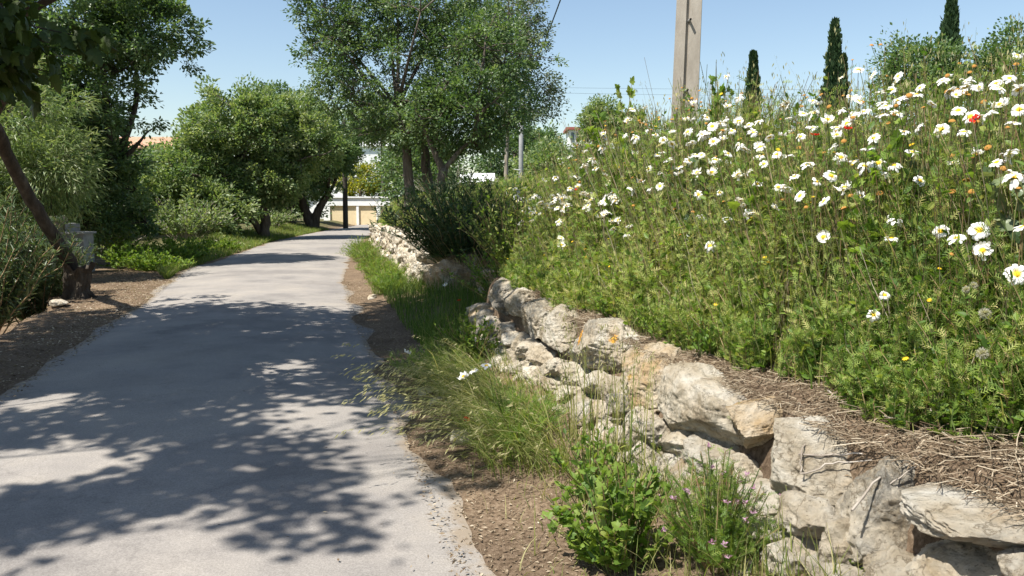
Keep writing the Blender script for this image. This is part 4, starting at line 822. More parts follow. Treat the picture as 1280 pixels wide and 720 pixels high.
def bank_foliage():
    sb = MB(); lb = MB(); wb = MB(); gb_ = MB()
    for (n, y0, y1, d1, ls, per) in ((5200, 1.6, 5.0, 2.4, .040, 32), (4600, 5.0, 10.0, 3.2, .056, 26), (2600, 10, 18, 4.2, .09, 18), (1500, 18, 32, 4.5, .13, 16)):
        x, y, d = bank_pts(int(n*1.15), y0, y1, .2, d1); kk = clumpy(x, y, d); x, y, d = x[kk], y[kk], d[kk]; n_ = len(x); z = gz(x, y)
        h = Hp(d, y)*rng.uniform(.62, 1.02, n_)
        a = rng.uniform(0, 2*math.pi, n_); k = 6; t = np.linspace(0, 1, k)[None, :, None]
        le = rng.uniform(.05, .32, n_)*h
        off = np.stack([np.cos(a)*le-.10*h*(d < 1.0), np.sin(a)*le-.05*h, h], -1)[:, None, :]
        P = np.stack([x, y, z], -1)[:, None, :] + off*np.concatenate([t**1.6, t**1.6, t], -1) + rng.normal(0, .012, (n_, k, 3))*t
        tubes(sb, P, np.linspace(.0028, .0014, k)[None]*(1+y[:, None]*.05), 3, rng.uniform(0, 1, n_)**1.0)
        own = np.repeat(np.arange(n_), per); m = len(own); tt_ = rng.uniform(.06, .97, m); i0 = np.minimum((tt_*(k-1)).astype(int), k-2); f_ = (tt_*(k-1)-i0)[:, None]
        pos = P[own, i0]*(1-f_)+P[own, i0+1]*f_; ax = norm(rand_dirs(m, -.35)+np.array([0, 0, .35]))
        patch = vnoise(np.stack([pos[:, 0]*1.6, pos[:, 1]*1.6, pos[:, 2]*1.6], -1))
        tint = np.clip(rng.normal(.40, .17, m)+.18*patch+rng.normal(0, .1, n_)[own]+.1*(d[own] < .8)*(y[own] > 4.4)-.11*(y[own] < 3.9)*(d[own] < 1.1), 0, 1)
        dry = rng.uniform(0, 1, m) < .10; tint = np.where(dry, rng.uniform(.8, 1, m), tint)
        broad = (rng.uniform(0, 1, m) < np.where((y[own] < 5) & (tt_ < .6), .38, .22))
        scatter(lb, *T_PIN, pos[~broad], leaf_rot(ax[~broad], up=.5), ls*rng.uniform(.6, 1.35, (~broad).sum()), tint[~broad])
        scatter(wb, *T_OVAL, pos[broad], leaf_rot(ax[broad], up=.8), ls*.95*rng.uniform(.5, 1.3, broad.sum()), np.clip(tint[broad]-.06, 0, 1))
        # grass among them
        x, y, d = bank_pts(int(n*.75), y0, y1, .2, d1); n_ = len(x); h = Hp(d, y)*rng.uniform(.4, 1.08, n_)
        blades(gb_, np.stack([x, y, gz(x, y)], -1), h, rng.uniform(0, 2*math.pi, n_), rng.uniform(.1, .7, n_), rng.uniform(.003, .007, n_)*(1+.06*y), np.clip(rng.normal(.5, .25, n_), 0, 1))
    # yellow green turf along the wall edge
    x, y, d = bank_pts(9000, 4.2, 11.0, .30, .95); n_ = len(x)
    blades(gb_, np.stack([x, y, gz(x, y)], -1), rng.uniform(.08, .34, n_), rng.uniform(0, 2*math.pi, n_), rng.uniform(.2, .9, n_), rng.uniform(.003, .006, n_), np.clip(rng.normal(.45, .2, n_), 0, 1), 4)
    tag(sb.build('bank_stems', M['stem']), 'thicket of thin green stems over the flower bank', 'stems', kind='stuff')
    tag(lb.build('bank_foliage', M['bank']), 'feathery green daisy foliage covering the bank', 'foliage', kind='stuff')
    tag(wb.build('bank_weeds', M['weed']), 'small broad weed leaves mixed into the bank foliage', 'weeds', kind='stuff')
    tag(gb_.build('bank_grass', M['grass']), 'yellow green grass growing through the flower bank', 'grass', kind='stuff')
bank_foliage()
# broad leaved low growth at the front foot of the bank
def bank_front():
    lb = MB(); n = 5200
    y = 1.7+rng.uniform(0, 1, n)**1.0*3.6; d = .38+np.abs(rng.normal(0, .26, n)); x = xw(y)+d
    z = gz(x, y) + rng.uniform(0, 1, n)**1.2*np.minimum(.65, .12+.75*np.maximum(d-.36, 0)); k = inview(x, y, .4) & (vnoise(np.stack([x*3.1, y*3.1, 0*x+7], -1)) > -.15)
    pos = np.stack([x, y, z], -1)[k]; m = len(pos); ax = norm(rand_dirs(m, -.3)+np.array([-.4, -.3, .2]))
    scatter(lb, *T_OVAL, pos, leaf_rot(ax, up=1.0), rng.uniform(.016, .055, m), np.clip(rng.normal(.45, .25, m), 0, 1))
    tag(lb.build('low_weeds', M['weed']), 'low broad leaved weeds along the front foot of the bank', 'weeds', kind='stuff')
bank_front()

sp_pts = [(3.0,.95,'pale lobed leaf weed high at the right edge of the bank'),(3.7,.80,'pale lobed leaf weed amid the dark front growth'),(4.6,.75,'lobed leaf weed above the ochre stained cap stone'),(5.6,.85,'lobed leaf weed in the middle of the bank face'),(6.6,.7,'lobed leaf weed over the far cap stones'),(7.6,.9,'lobed leaf weed near the left end of the bank'),(4.1,1.2,'lobed leaf weed among the right hand daisies'),(5.2,1.4,'lobed leaf weed high in the middle of the bank')]
for i, (y, d, lab) in enumerate(sp_pts):
    x = float(xw(y))+d; plant('broad_leaf_weed', lab, 'plant', (x, y), (.17, .16), float(Hp(np.array([d]), np.array([y]))[0])*1.0, 170, T_LOBED, .085, 'oleander' if i % 3 == 0 else 'weed', 220+i, 14, stem_r=.004, group='lobed leaf weeds of the bank', dome=.2, lean=(-.08, -.1), tint0=.6)
def dry_stalks():
    mb = MB(); hb = MB(); x, y, d = bank_pts(900, 2.0, 8.5, .35, 1.5); n = len(x); h = Hp(d, y)*rng.uniform(.5, 1.05, n); a = rng.uniform(0, 6.28, n); k = 5; t = np.linspace(0, 1, k)[None, :, None]
    off = np.stack([np.cos(a)*h*.3-.08*h, np.sin(a)*h*.3-.08*h, h], -1)[:, None, :]; P = np.stack([x, y, gz(x, y)], -1)[:, None, :]+off*t+rng.normal(0, .015, (n, k, 3))*t
    tubes(mb, P, np.linspace(.0022, .0012, k)[None], 3, np.clip(rng.normal(.55, .2, n), 0, 1))
    tag(mb.build('dry_stalks', M['straw']), 'dry tan stalks standing among the green bank growth', 'stalks', kind='stuff')
dry_stalks()
# wild oats on the skyline of the bank
def oats():
    sb = MB(); hb = MB()
    x, y, d = bank_pts(700, 2.2, 11, .7, 3.2); n = len(x); h = Hp(d, y)*rng.uniform(.98, 1.22, n)+.04
    tip, td = blades(sb, np.stack([x, y, gz(x, y)], -1), h, rng.uniform(0, 2*math.pi, n), rng.uniform(.05, .35, n), np.full(n, .004), rng.uniform(.4, .9, n), 6)
    own = np.repeat(np.arange(n), 6); m = len(own); pos = tip[own] + np.stack([rng.normal(0, .018, m), rng.normal(0, .018, m), -rng.uniform(0, .14, m)], -1)
    ax = norm(np.stack([rng.normal(0, .25, m), rng.normal(0, .25, m), -np.ones(m)], -1))
    scatter(hb, *T_LANCE, pos, leaf_rot(ax), rng.uniform(.022, .04, m)[:, None]*np.array([1.6, 1, 1]), rng.uniform(0, 1, m))
    tag(sb.build('oat_stalks', M['grass']), 'thin wild oat stalks standing above the bank', 'grass', kind='stuff')
    tag(hb.build('oat_heads', M['oat']), 'pale drooping wild oat heads above the bank', 'grass', kind='stuff')
oats()

# ------------------------------------------------------------------ verge grass
def verge_grass():
    g1 = MB(); h1 = MB()
    def patch(mb, n, fx, y0, y1, hlo, hhi, dirc, dirs, blo, bhi, tmean, w=.004, pw=1.0):
        y = y0+(y1-y0)*rng.uniform(0, 1, n)**pw; x = fx(y, rng.uniform(0, 1, n)); h = rng.uniform(hlo, hhi, n)*(.6+.5*rng.uniform(0, 1, n))
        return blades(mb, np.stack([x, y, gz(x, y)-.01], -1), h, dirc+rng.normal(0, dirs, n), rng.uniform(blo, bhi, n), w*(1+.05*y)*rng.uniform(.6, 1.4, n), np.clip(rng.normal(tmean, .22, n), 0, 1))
    near = lambda y, u: xw(y)-.06-.55*u**1.6*(1-.3*sstep(3.5, 4.5, y)*0)
    # long leaning tuft by the road
    tip, td = patch(g1, 1350, lambda y, u: xw(y)-.34-.5*u, 4.4, 6.9, .26, .66, R(192), .65, .5, 1.5, .58, .0046)
    own = np.repeat(np.arange(0, len(tip), 9), 7); m = len(own); pos = tip[own]-td[own]*rng.uniform(-.03, .10, m)[:, None]+rng.normal(0, .008, (m, 3))
    ax = norm(td[own]*.8+rng.normal(0, .2, (m, 3))+np.array([0, 0, -.5])); scatter(h1, *T_LANCE, pos, leaf_rot(ax), rng.uniform(.025, .05, m)[:, None]*np.array([1.3, 1, 1]), rng.uniform(.2, 1, m))
    patch(g1, 1100, near, 4.0, 9.2, .08, .28, R(180), 1.0, .1, .7, .5)
    patch(g1, 320, near, 2.6, 4.0, .15, .42, R(180), 1.0, .1, .7, .6)
    # tall stalks against the wall
    tip, td = patch(g1, 70, lambda y, u: xw(y)-.1-.15*u, 3.9, 5.2, .6, .95, R(90), 2.0, .05, .25, .55, .005)
    own = np.repeat(np.arange(len(tip)), 8); m = len(own); pos = tip[own]+np.stack([rng.normal(0, .012, m), rng.normal(0, .012, m), -rng.uniform(0, .16, m)], -1)
    scatter(h1, *T_LANCE, pos, leaf_rot(norm(rng.normal(0, .25, (m, 3))+np.array([0, 0, -.8]))), rng.uniform(.02, .035, m)[:, None]*np.array([1.5, 1, 1]), rng.uniform(0, .8, m))
    # thin dry grass and weeds on the strip beside the road
    patch(g1, 1700, lambda y, u: xr(y)+.2+(xw(y)-xr(y)-.3)*u**.55, 2.6, 8.5, .04, .24, 0, 3, .3, 1.2, .72, .004)
    patch(g1, 420, lambda y, u: xw(y)-.02-.22*u, 2.2, 4.6, .10, .34, 0, 3, .1, .7, .5, .004)
    tip, td = patch(g1, 90, lambda y, u: xw(y)-.45-.25*u, 4.6, 6.4, .45, .74, R(196), .35, 1.2, 1.7, .7, .005)
    own = np.repeat(np.arange(len(tip)), 9); m = len(own); pos = tip[own]-td[own]*rng.uniform(-.02, .16, m)[:, None]+rng.normal(0, .008, (m, 3))
    ax = norm(td[own]*.8+rng.normal(0, .22, (m, 3))+np.array([0, 0, -.4])); scatter(h1, *T_LANCE, pos, leaf_rot(ax), rng.uniform(.025, .05, m)[:, None]*np.array([1.2, 1, 1]), rng.uniform(.3, 1, m))
    # nook and shaded grass
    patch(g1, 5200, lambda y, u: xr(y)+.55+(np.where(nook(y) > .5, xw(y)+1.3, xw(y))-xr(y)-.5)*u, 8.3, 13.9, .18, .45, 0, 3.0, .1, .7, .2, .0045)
    # by the second wall
    patch(g1, 2600, lambda y, u: xw(y)-.05-.8*u**1.2, 13.4, 31, .08, .30, 0, 3.0, .1, .8, .5, .005, 1.4)
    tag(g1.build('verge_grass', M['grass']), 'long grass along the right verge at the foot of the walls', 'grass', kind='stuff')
    tag(h1.build('verge_oat_heads', M['oat']), 'pale oat heads of the long grass leaning over the road', 'grass', kind='stuff')
    g2 = MB()
    y = rng.uniform(17, 50, 13000); u = rng.uniform(0, 1, 13000); x = xl(y)-.12-1.9*u**1.2*sstep(16, 24, y); n = len(x)
    blades(g2, np.stack([x, y, gz(x, y)-.01], -1), rng.uniform(.1, .34, n), rng.uniform(0, 6.28, n), rng.uniform(.2, .9, n), rng.uniform(.008, .018, n), np.clip(rng.normal(.42, .2, n), 0, 1), 4)
    tag(g2.build('left_verge_grass', M['grass']), 'sunlit short grass along the left road edge', 'grass', kind='stuff')
    # field grass on top of the far wall
    g3 = MB(); h3 = MB(); n = 7000; y = 13.9+18*rng.uniform(0, 1, n)**1.3; d = rng.uniform(.25, 3.2, n); x = xw(y)+d
    tip, td = blades(g3, np.stack([x, y, gz(x, y)-.01], -1), rng.uniform(.35, .85, n)*(.55+.45*sstep(.3, 1.2, d)), rng.uniform(0, 6.28, n), rng.uniform(.05, .5, n), rng.uniform(.006, .012, n), np.clip(rng.normal(.55, .22, n), 0, 1), 4)
    own = np.repeat(np.arange(0, n, 3), 4); m = len(own); pos = tip[own]+np.stack([rng.normal(0, .01, m), rng.normal(0, .01, m), -rng.uniform(0, .12, m)], -1)
    scatter(h3, *T_LANCE, pos, leaf_rot(norm(rng.normal(0, .2, (m, 3))+np.array([0, 0, 1.]))), rng.uniform(.05, .08, m)[:, None]*np.array([1.6, 1, 1]), rng.uniform(0, .8, m))
    tag(g3.build('field_grass', M['grass']), 'tall pale grass on the terrace above the far wall', 'grass', kind='stuff')
    tag(h3.build('field_grass_heads', M['oat']), 'pale ears of the tall grass above the far wall', 'grass', kind='stuff')
verge_grass()

# ------------------------------------------------------------------ litter and twigs
def litter():
    lb = MB()
    def flakes(x, y, s0, s1, tm):
        n = len(x); z = gz(x, y)+rng.uniform(.002, .012, n); z = np.maximum(z, np.where((x < xr(y)) & (x > xl(y)), .045, -9))
        ax = norm(np.stack([rng.normal(0, 1, n), rng.normal(0, 1, n), rng.normal(0, .18, n)], -1))
        scatter(lb, *T_DIAM, np.stack([x, y, z], -1), leaf_rot(ax, up=2.0), rng.uniform(s0, s1, n)[:, None]*np.stack([rng.uniform(.25, .9, n), np.ones(n), np.ones(n)], -1), np.clip(rng.normal(tm, .25, n), 0, 1))
    y = 2.5+14*rng.uniform(0, 1, 13000)**1.3; x = xr(y)-.08+np.abs(rng.normal(0, .5, len(y))); k = x < xw(y)+.1; flakes(x[k], y[k], .006, .035, .34)
    y = rng.uniform(4, 20, 12000); x = xl(y)+.1-np.abs(rng.normal(0, 1.0, len(y))); flakes(x, y, .015, .05, .30); y = rng.uniform(9, 19, 2500); x = xl(y)+.1-np.abs(rng.normal(0, .9, len(y))); flakes(x, y, .02, .055, .75)
    y = 1.6+9*rng.uniform(0, 1, 16000)**1.3; d = .16+np.abs(rng.normal(0, .28, len(y))); flakes(xw(y)+d, y, .006, .026, .42)
    y = rng.uniform(2.8, 14, 420); u = rng.uniform(0, 1, 420)**.6; flakes(xl(y)*(1-u)+xr(y)*u, y, .008, .026, .2)
    tag(lb.build('leaf_litter', M['straw']), 'brown dry leaf litter along the verges and wall top', 'litter', kind='stuff')
    tb = MB(); n = 5200
    y = 1.7+6.8*rng.uniform(0, 1, n)**1.7; d = .16+np.abs(rng.normal(0, .20, n)); x = xw(y)+d; z = gz(x, y)+.008+.05*rng.uniform(0, 1, n)**2*(y < 3.4)
    z = np.maximum(z, .72)
    L_ = rng.uniform(.05, .26, n)*rng.uniform(.5, 1, n); a = rng.normal(.3, 1.0, n); k = 4; t = np.linspace(-.5, .5, k)[None, :, None]
    dv = np.stack([np.cos(a), np.sin(a), rng.normal(0, .14, n)], -1)[:, None, :]*L_[:, None, None]
    P = np.stack([x, y, z], -1)[:, None, :]+dv*t+rng.normal(0, .006, (n, k, 3))
    tubes(tb, P, (rng.uniform(.0007, .0022, n)[:, None])*np.ones((1, k)), 3, np.clip(rng.normal(.34, .28, n), 0, 1))
    tag(tb.build('dry_twigs', M['straw']), 'mat of dry twigs and dead stems on the wall top', 'twigs', kind='stuff')
litter()
SG = 'loose dry sticks on the near wall top'
for i, (pts, r_, lab) in enumerate([
        ([(1065,638,2.62), (1088,606,2.66), (1112,588,2.7), (1160,556,2.85)], .0048, 'grey forked stick hanging down over the broad cream cap stone'),
        ([(998,568,3.1), (1050,568,3.02), (1098,566,2.92), (1145,548,2.95)], .0042, 'pale straight stick lying across the cream cap stone'),
        ([(1000,592,3.05), (1045,578,3.0), (1090,575,2.9)], .0038, 'curved brown stick low on the cream cap stone'),
        ([(1001,590,3.05), (1002,560,3.1), (1012,540,3.2)], .0036, 'short upright twig at the left end of the cream cap stone'),
        ([(1035,488,3.3), (1080,520,3.1), (1110,545,2.95)], .004, 'long bleached stick sloping down from the weeds'),
        ([(1160,520,2.85), (1185,480,2.95), (1205,455,3.0)], .0065, 'thick bare branch leaning up into the dark weeds'),
        ([(1190,490,2.9), (1210,525,2.8), (1222,540,2.75)], .0055, 'short white broken branch below the dandelion clock'),
        ([(1232,545,2.7), (1232,500,2.72), (1233,490,2.74)], .005, 'upright cut stub at the right edge of the twig mat'),
        ([(1110,440,3.2), (1130,470,3.1), (1160,500,3.0)], .0035, 'thin arching dead stem in front of the bank'),
        ([(1085,635,2.72), (1120,600,2.66), (1175,565,2.7)], .0032, 'thin grey twig in front of the rough dark grey cap stone'),
        ([(1105,520,2.95), (1140,525,2.9), (1180,540,2.85)], .003, 'thin tan twig on the middle of the twig mat')]):
    b = MB(); tube(b, [at(*q) for q in pts], np.linspace(r_, r_*.55, len(pts)), 6, steps=12, wob=.003, seed=i); o = b.build('dry_stick', M['wood'], None, True); tag(o, lab, 'stick', SG)

# ------------------------------------------------------------------ flowers
def petals_mesh(seed, npet=17, r1=.032):
    r = np.random.RandomState(seed); v = []; f = []
    for i in range(npet):
        a = i*2*math.pi/npet+r.normal(0, .05); L_ = r1*r.uniform(.9, 1.08); w = L_*.235; dr = r.normal(.0, .004)
        c, s = math.cos(a), math.sin(a); b = len(v); zj = .0008*(i % 2)
        for (q, ww, z) in ((.22, .45, .0), (.55, 1.0, .003), (.85, .92, .001), (1.0, .45, -.003)):
            for sg in (-1, 1): v.append([c*q*L_-s*sg*w*ww, s*q*L_+c*sg*w*ww, z+dr*q+zj])
        f += [[b, b+2, b+3, b+1], [b+2, b+4, b+5, b+3], [b+4, b+6, b+7, b+5]]
    return np.array(v), np.array(f)
def dome_mesh(rad, h, n=12, rings=4, z=0):
    v = [[0, 0, h+z]]; f = []
    for j in range(1, rings+1):
        t = j/rings*math.pi/2
        for i in range(n): a = 2*math.pi*i/n; v.append([rad*math.sin(t)*math.cos(a), rad*math.sin(t)*math.sin(a), z+h*math.cos(t)])
    for i in range(n): f.append([0, 1+i, 1+(i+1) % n])
    for j in range(rings-1):
        for i in range(n):
            a, b = 1+j*n+i, 1+j*n+(i+1) % n; f += [[a, a+n, b+n], [a, b+n, b]]
    return np.array(v), np.array(f)
def to_mesh(name, v, f, mat, smooth=False, tint=.5):
    mb = MB(); mb.add(v, f, tint); me = mesh_np(name, mb.v[0], mb.t[0], mb.c[0], smooth); me.materials.append(mat); return me
PET = [to_mesh('petals', *petals_mesh(s, n_), M['petal']) for s, n_ in ((1, 17), (2, 15), (3, 18), (4, 14))]
DISC = to_mesh('disc', *dome_mesh(.0088, .005, z=.001), M['disc'], True)
def stem_mesh(seed, L_=1.0, r_=.0018):
    r = np.random.RandomState(seed); k = 7; t = np.linspace(0, 1, k); b = r.normal(0, .03, 2)
    P = np.stack([b[0]*np.sin(t*math.pi), b[1]*np.sin(t*math.pi), -t*L_], -1); mb = MB(); tubes(mb, P[None], np.full((1, k), r_), 5)
    me = mesh_np('stem', np.concatenate(mb.v), np.concatenate(mb.t), np.full(k*5, r.uniform(.2, .8)), True); me.materials.append(M['stem']); return me
STEM = [stem_mesh(s) for s in range(5)]
SPH = to_mesh('head', *dome_mesh(.0115, .0085, 12, 4), M['spent'], True)
def child(name, me, parent, loc=(0,0,0), rot=None, scale=(1,1,1)):
    o = bpy.data.objects.new(name, me); COL.objects.link(o); o.parent = parent
    o.location = loc; o.scale = scale
    if rot is not None: o.rotation_euler = rot
    return o
SUNDIR = np.array([-.40, -.30, .866])
nd = [0]
def stem_len(p):
    g_ = gz1(p[0], p[1]); return max(.08, p[2]-g_)
def flower_root(name, p, label, cat, group, sl=None):
    sl = sl if sl is not None else min(stem_len(p), .75)
    root = empty(name, (p[0], p[1], p[2]-sl), label, cat, group); child('stem', STEM[nd[0] % 5], root, (0, 0, sl), None, (1, 1, sl)); return root, sl
def tilt(r, amt=.35):
    n = norm(np.array([-.22, -.30, 1.0])+r.normal(0, amt, 3)*np.array([1, 1, .2])); q = Vector(n).to_track_quat('Z', 'Y'); return q.to_euler()
rd = np.random.RandomState(77)
DG = 'white daisies of the flower bank'
def daisy(p, label='white daisy with a yellow centre in the dense flower bank on the right', group=DG, s=1.0, rot=None):
    nd[0] += 1; root, sl = flower_root('daisy', p, label, 'daisy', group)
    e = rot if rot is not None else tilt(rd, rd.choice([.25, .45, .7])); ez = e.copy()
    s = s*rd.uniform(.85, 1.1)
    zc = s*rd.choice([1, 1, 1.5, 2.5, -2]); child('petals', PET[nd[0] % 4], root, (0, 0, sl), ez, (s*(1 if abs(zc) < 3 else .85), s, zc)); child('disc', DISC, root, (0, 0, sl), ez, (s, s, s)); return root
def top_hit(px, py):
    Y = np.arange(1.9, 15, .03); P = np.array([at(px, py, y) for y in Y]); d = P[:, 0]-xw(P[:, 1])
    top = gz(P[:, 0], P[:, 1])+Hp(d, P[:, 1]); ok = (d > .3)
    diff = np.where(ok, P[:, 2]-top, 9); i = np.where(diff < .03)[0]
    if len(i): return P[i[0]]
    return P[int(diff.argmin())]
pix = [(1071,122),(984,129),(1017,142),(1052,139),(1100,115),(1115,112),(1124,125),(1119,103),(1107,133),(1066,146),(1058,154),(1122,142),(1103,144),(1184,96),(1179,101),(1207,109),(1224,109),(1188,115),(1262,98),(1274,112),(1198,138),(1213,146),(1235,144),(1267,154),(1274,137),(1177,162),(1092,173),(1046,168),(1085,186),(1051,197),(1067,202),(1098,204),(1118,207),(1106,216),(1081,208),(1039,220),(1021,227),(993,221),(1055,234),(982,236),(973,234),(947,230),(948,183),(924,152),(971,193),(1001,171),(990,163),(1192,203),(1246,203),(1269,222),(1263,193),(926,250),(969,259),
 (909,132),(922,151),(907,151),(915,164),(883,167),(892,177),(948,182),(910,192),(911,202),(877,194),(861,202),(849,209),(849,216),(871,215),(827,218),(822,194),(808,165),(784,150),(754,167),(742,170),(753,186),(731,189),(712,196),(700,198),(702,204),(740,199),(760,229),(800,227),(793,191),(756,219),(825,233),(814,237),(924,251),(930,256),(873,244),(900,241),(876,272),(909,274),(787,283),(784,294),(765,276),(772,275),(867,128),(791,137),(807,134),(683,259),
 (1118,277),(1114,298),(1176,289),(1196,298),(1278,284),(941,266),(1030,252),(1010,206),(955,205),(978,168),(962,172),(1140,190),(1150,226),(1205,165),(1222,190),(1015,160),(1040,186),(890,215),(840,180),(860,165),(835,200),(895,200),(1135,120),(1150,110),(1165,130),(1250,130),(1080,140),(985,195),(1000,245),(1075,245),(1130,165),(935,215)]
for q in pix: daisy(top_hit(*q), s=rd.uniform(.82, 1.15))
for q, lab in (((1091,94), 'daisy standing highest on the skyline left of the tallest cypress'), ((1029,296), 'single daisy set low in the middle of the green bank front'), ((1224,288), 'upper daisy of a pair close to the right edge, facing the viewer'), ((1228,313), 'lower drooping daisy of a pair close to the right edge'),
               ((1271,343), 'daisy seen from the side at the right edge of the bank'), ((1106,369), 'half open daisy bud above another bud in the dark front weeds'), ((1092,394), 'small half open daisy lowest in the dark front weeds'), ((888,308), 'daisy alone above the yellow green front grass')):
    p = top_hit(*q); fr = Vector((-.35, -.75, .55)).to_track_quat('Z', 'Y').to_euler()
    daisy(p, lab, None, .75 if 'bud' in lab or 'small' in lab else 1.15, None if q[1] < 250 else fr)
# dense drift of daisies on the far part of the bank, and scattered ones
for k in range(62):
    px, py = rd.uniform(640, 770), 258-.10*(rd.uniform(0, 130))+rd.normal(0, 9); p = top_hit(px, py)
    daisy(p, 'white daisy in the crowded far drift left of the concrete pole', 'daisies of the far drift', rd.uniform(1.1, 1.5))
for k in range(34):
    px = rd.uniform(690, 960); py = np.interp(px, [690, 800, 960], [215, 165, 150])+abs(rd.normal(0, 45)); daisy(top_hit(px, py), s=rd.uniform(.95, 1.3))
for k in range(24):
    px = rd.uniform(770, 1275); py = np.interp(px, [770, 960, 1100, 1280], [150, 135, 112, 95])+abs(rd.normal(0, 16)); daisy(top_hit(px, py), s=rd.uniform(.75, 1.05))
for k in range(34):
    y = rd.uniform(2.4, 10); d = rd.uniform(.7, 2.6); x = xw(y)+d
    if x > .66*y+.3: continue
    daisy(np.array([x, y, gz1(x, y)+float(Hp(np.array([d]), np.array([y]))[0])*rd.uniform(.92, 1.06)]), s=rd.uniform(.7, 1.2))
def ground_flower(px, py, zoff):
    Y = (CAMZ-.1-zoff)/((py-255)/1000.); return at(px, py, Y)
for (px, py, zo, lab) in ((592,464,.42,'daisy in the sunlit grass by the wall end, largest of three'), (608,457,.45,'daisy in the sunlit grass by the wall end, rightmost of three'), (579,470,.40,'daisy in the sunlit grass by the wall end, leftmost of three'), (509,440,.28,'single daisy low in the shaded grass by the road edge'), (557,356,.45,'daisy before the boulder in the dark nook')):
    daisy(ground_flower(px, py, zo), lab, None, 1.15)
# spent brown heads
def simple_flower(name, p, label, cat, group, me, s=1.0, part='head', rot=None):
    nd[0] += 1; root, sl = flower_root(name, p, label, cat, group, min(stem_len(p), .45)); child(part, me, root, (0, 0, sl), rot if rot is not None else tilt(rd), (s, s, s)); return root
for k in range(175):
    y = rd.uniform(2.3, 9.0); d = rd.uniform(.55, 2.2); x = xw(y)+d
    if x > .66*y+.2: continue
    simple_flower('spent_flower', np.array([x, y, gz1(x, y)+float(Hp(np.array([d]), np.array([y]))[0])*rd.uniform(.88, 1.05)]), 'spent orange brown flower head among the daisies', 'spent flower', 'spent flower heads of the bank', SPH, rd.uniform(.8, 1.45))
for q in ((1184,115),(1208,226),(1064,245),(1055,261),(1100,242),(1215,240),(1190,240),(1218,195),(1235,185),(1190,152)):
    simple_flower('spent_flower', top_hit(*q), 'spent orange brown flower head among the daisies', 'spent flower', 'spent flower heads of the bank', SPH, 1.3)
# small yellow flowers
def yellow_mesh():
    v = []; f = []
    for i in range(9):
        a = i*2*math.pi/9; c, s = math.cos(a), math.sin(a); b = len(v); L_ = .010
        v += [[0,0,.001], [c*L_*.6-s*.0028, s*L_*.6+c*.0028, .002], [c*L_, s*L_, .001], [c*L_*.6+s*.0028, s*L_*.6-c*.0028, .002]]; f += [[b, b+3, b+2], [b, b+2, b+1]]
    return to_mesh('flower_head', np.array(v), np.array(f), M['yellow'])
YEL = yellow_mesh()
for k in range(130):
    y = rd.uniform(2.6, 9.5); d = rd.uniform(.35, 1.3); x = xw(y)+d
    if x > .66*y+.2: continue
    simple_flower('yellow_flower', np.array([x, y, gz1(x, y)+float(Hp(np.array([d]), np.array([y]))[0])*rd.uniform(.6, 1.0)]), 'tiny yellow flower in the lower bank growth', 'flower', 'tiny yellow flowers of the bank', YEL, rd.uniform(.8, 1.6), 'flower_head')
# poppies
def poppy_mesh():
    v = []; f = []
    for i in range(4):
        a = i*math.pi/2+.3; n_ = 7; b = len(v); v.append([0, 0, 0])
        for j in range(n_):
            t = a+(j/(n_-1)-.5)*1.9; rr = .034*(1-.18*abs(j/(n_-1)-.5)*2)+.002*math.sin(j*5); v.append([rr*math.cos(t), rr*math.sin(t), .016+.006*math.sin(j*2.3+i)])
            f += [[b, b+j, b+j+1]] if j else []
    return to_mesh('petals', np.array(v), np.array(f), M['petal_red'])
POP = poppy_mesh(); PHEART = to_mesh('heart', *dome_mesh(.007, .007, 10, 3, .001), M['black'], True)
for (p, lab) in ((ground_flower(574, 376, .38), 'red poppy in the dark nook before the boulder'), (ground_flower(583, 525, .12), 'red poppy low in the grass by the gravel patch'), (top_hit(722, 237), 'red poppy above the crowded daisy drift'), (top_hit(709, 260), 'orange red poppy below the crowded daisy drift'),
                 (top_hit(731, 261), 'small dull red poppy right of the daisy drift'), (top_hit(1018, 170), 'red poppy in the upper middle of the daisies'), (top_hit(1220, 150), 'red poppy near the upper right daisies'), (top_hit(1060, 162), 'dark red poppy beside the spent heads in the upper bank')):
    o = simple_flower('poppy', p, lab, 'poppy', None, POP, .72, 'petals', tilt(rd, .3)); sl = o.children[0].location.z; child('heart', PHEART, o, (0, 0, sl))
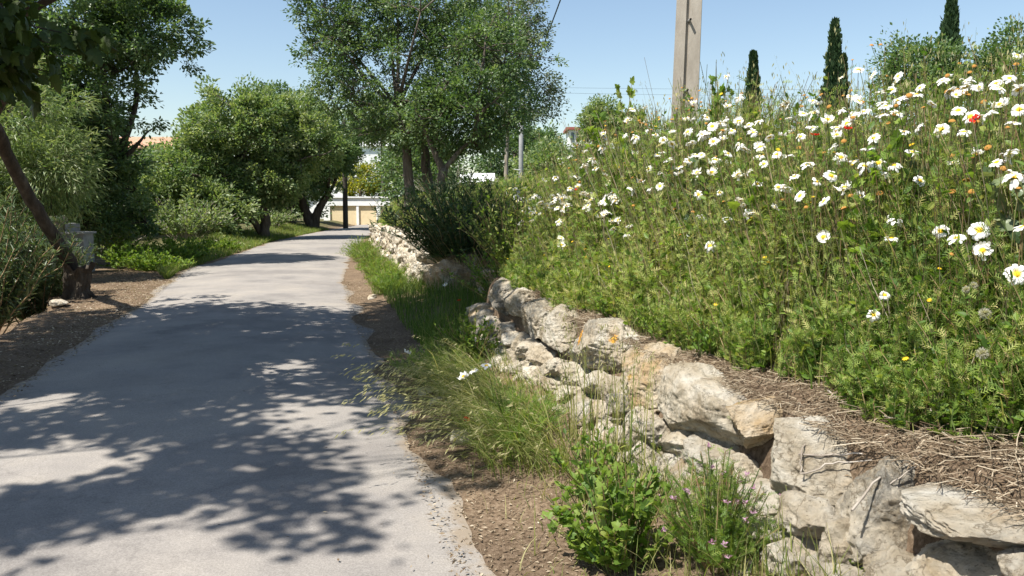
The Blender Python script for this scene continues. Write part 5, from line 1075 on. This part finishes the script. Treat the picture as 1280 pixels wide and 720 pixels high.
# dandelion clocks
def puff_mesh():
    n = 260; d = rand_dirs(n, -1, rd); mb = MB(); scatter(mb, *T_LANCE, d*.002, leaf_rot(d, rd), np.full(n, .021)*rd.uniform(.85, 1.1, n), rd.uniform(0, 1, n))
    me = mesh_np('seed_head', np.concatenate(mb.v), np.concatenate(mb.t), np.concatenate(mb.c)); me.materials.append(M['puff']); return me
PUF = puff_mesh()
for q, lab in (((1228,442), 'round white dandelion clock in the dark weeds at the right'), ((1231,392), 'larger greyish dandelion clock higher up at the right'), ((1217,357), 'small dandelion clock under the pair of daisies'), ((1208,362), 'smallest dandelion clock left of its neighbour under the pair of daisies')):
    p = top_hit(*q); simple_flower('dandelion_clock', p, lab, 'seed head', None, PUF, .7 if 'small' in lab else 1.0, 'seed_head')

# ------------------------------------------------------------------ sky, sun, camera
w = bpy.data.worlds.new('World'); scene.world = w; w.use_nodes = True; nt = w.node_tree
bg = nt.nodes['Background']; sky = nt.nodes.new('ShaderNodeTexSky'); sky.sky_type = 'NISHITA'; sky.sun_disc = False
SE = math.asin(.866); AZ = math.atan2(-.40, -.30)
sky.sun_elevation = SE; sky.sun_rotation = AZ; sky.air_density = 1.15; sky.dust_density = .6; sky.ozone_density = .95; sky.altitude = 50
nt.links.new(sky.outputs[0], bg.inputs[0]); bg.inputs[1].default_value = .088
sl = bpy.data.lights.new('sun', 'SUN'); sl.energy = 5.0; sl.angle = R(.53); sl.color = (1.0, .955, .88)
so = bpy.data.objects.new('sun', sl); COL.objects.link(so); so.rotation_euler = Vector((.40, .30, -.866)).to_track_quat('-Z', 'Y').to_euler(); so.location = (-8, -6, 18)
cam = bpy.data.cameras.new('camera'); co = bpy.data.objects.new('camera', cam); COL.objects.link(co); co.location = (0, 0, CAMZ); co.rotation_euler = (math.pi/2-PITCH, 0, 0)
cam.sensor_width = 36; cam.lens = 36*F/1280; cam.clip_start = .05; cam.clip_end = 3000; scene.camera = co
vs = scene.view_settings; vs.view_transform = 'Standard'; vs.look = 'None'; vs.gamma = 1; vs.use_curve_mapping = False; vs.exposure = .86
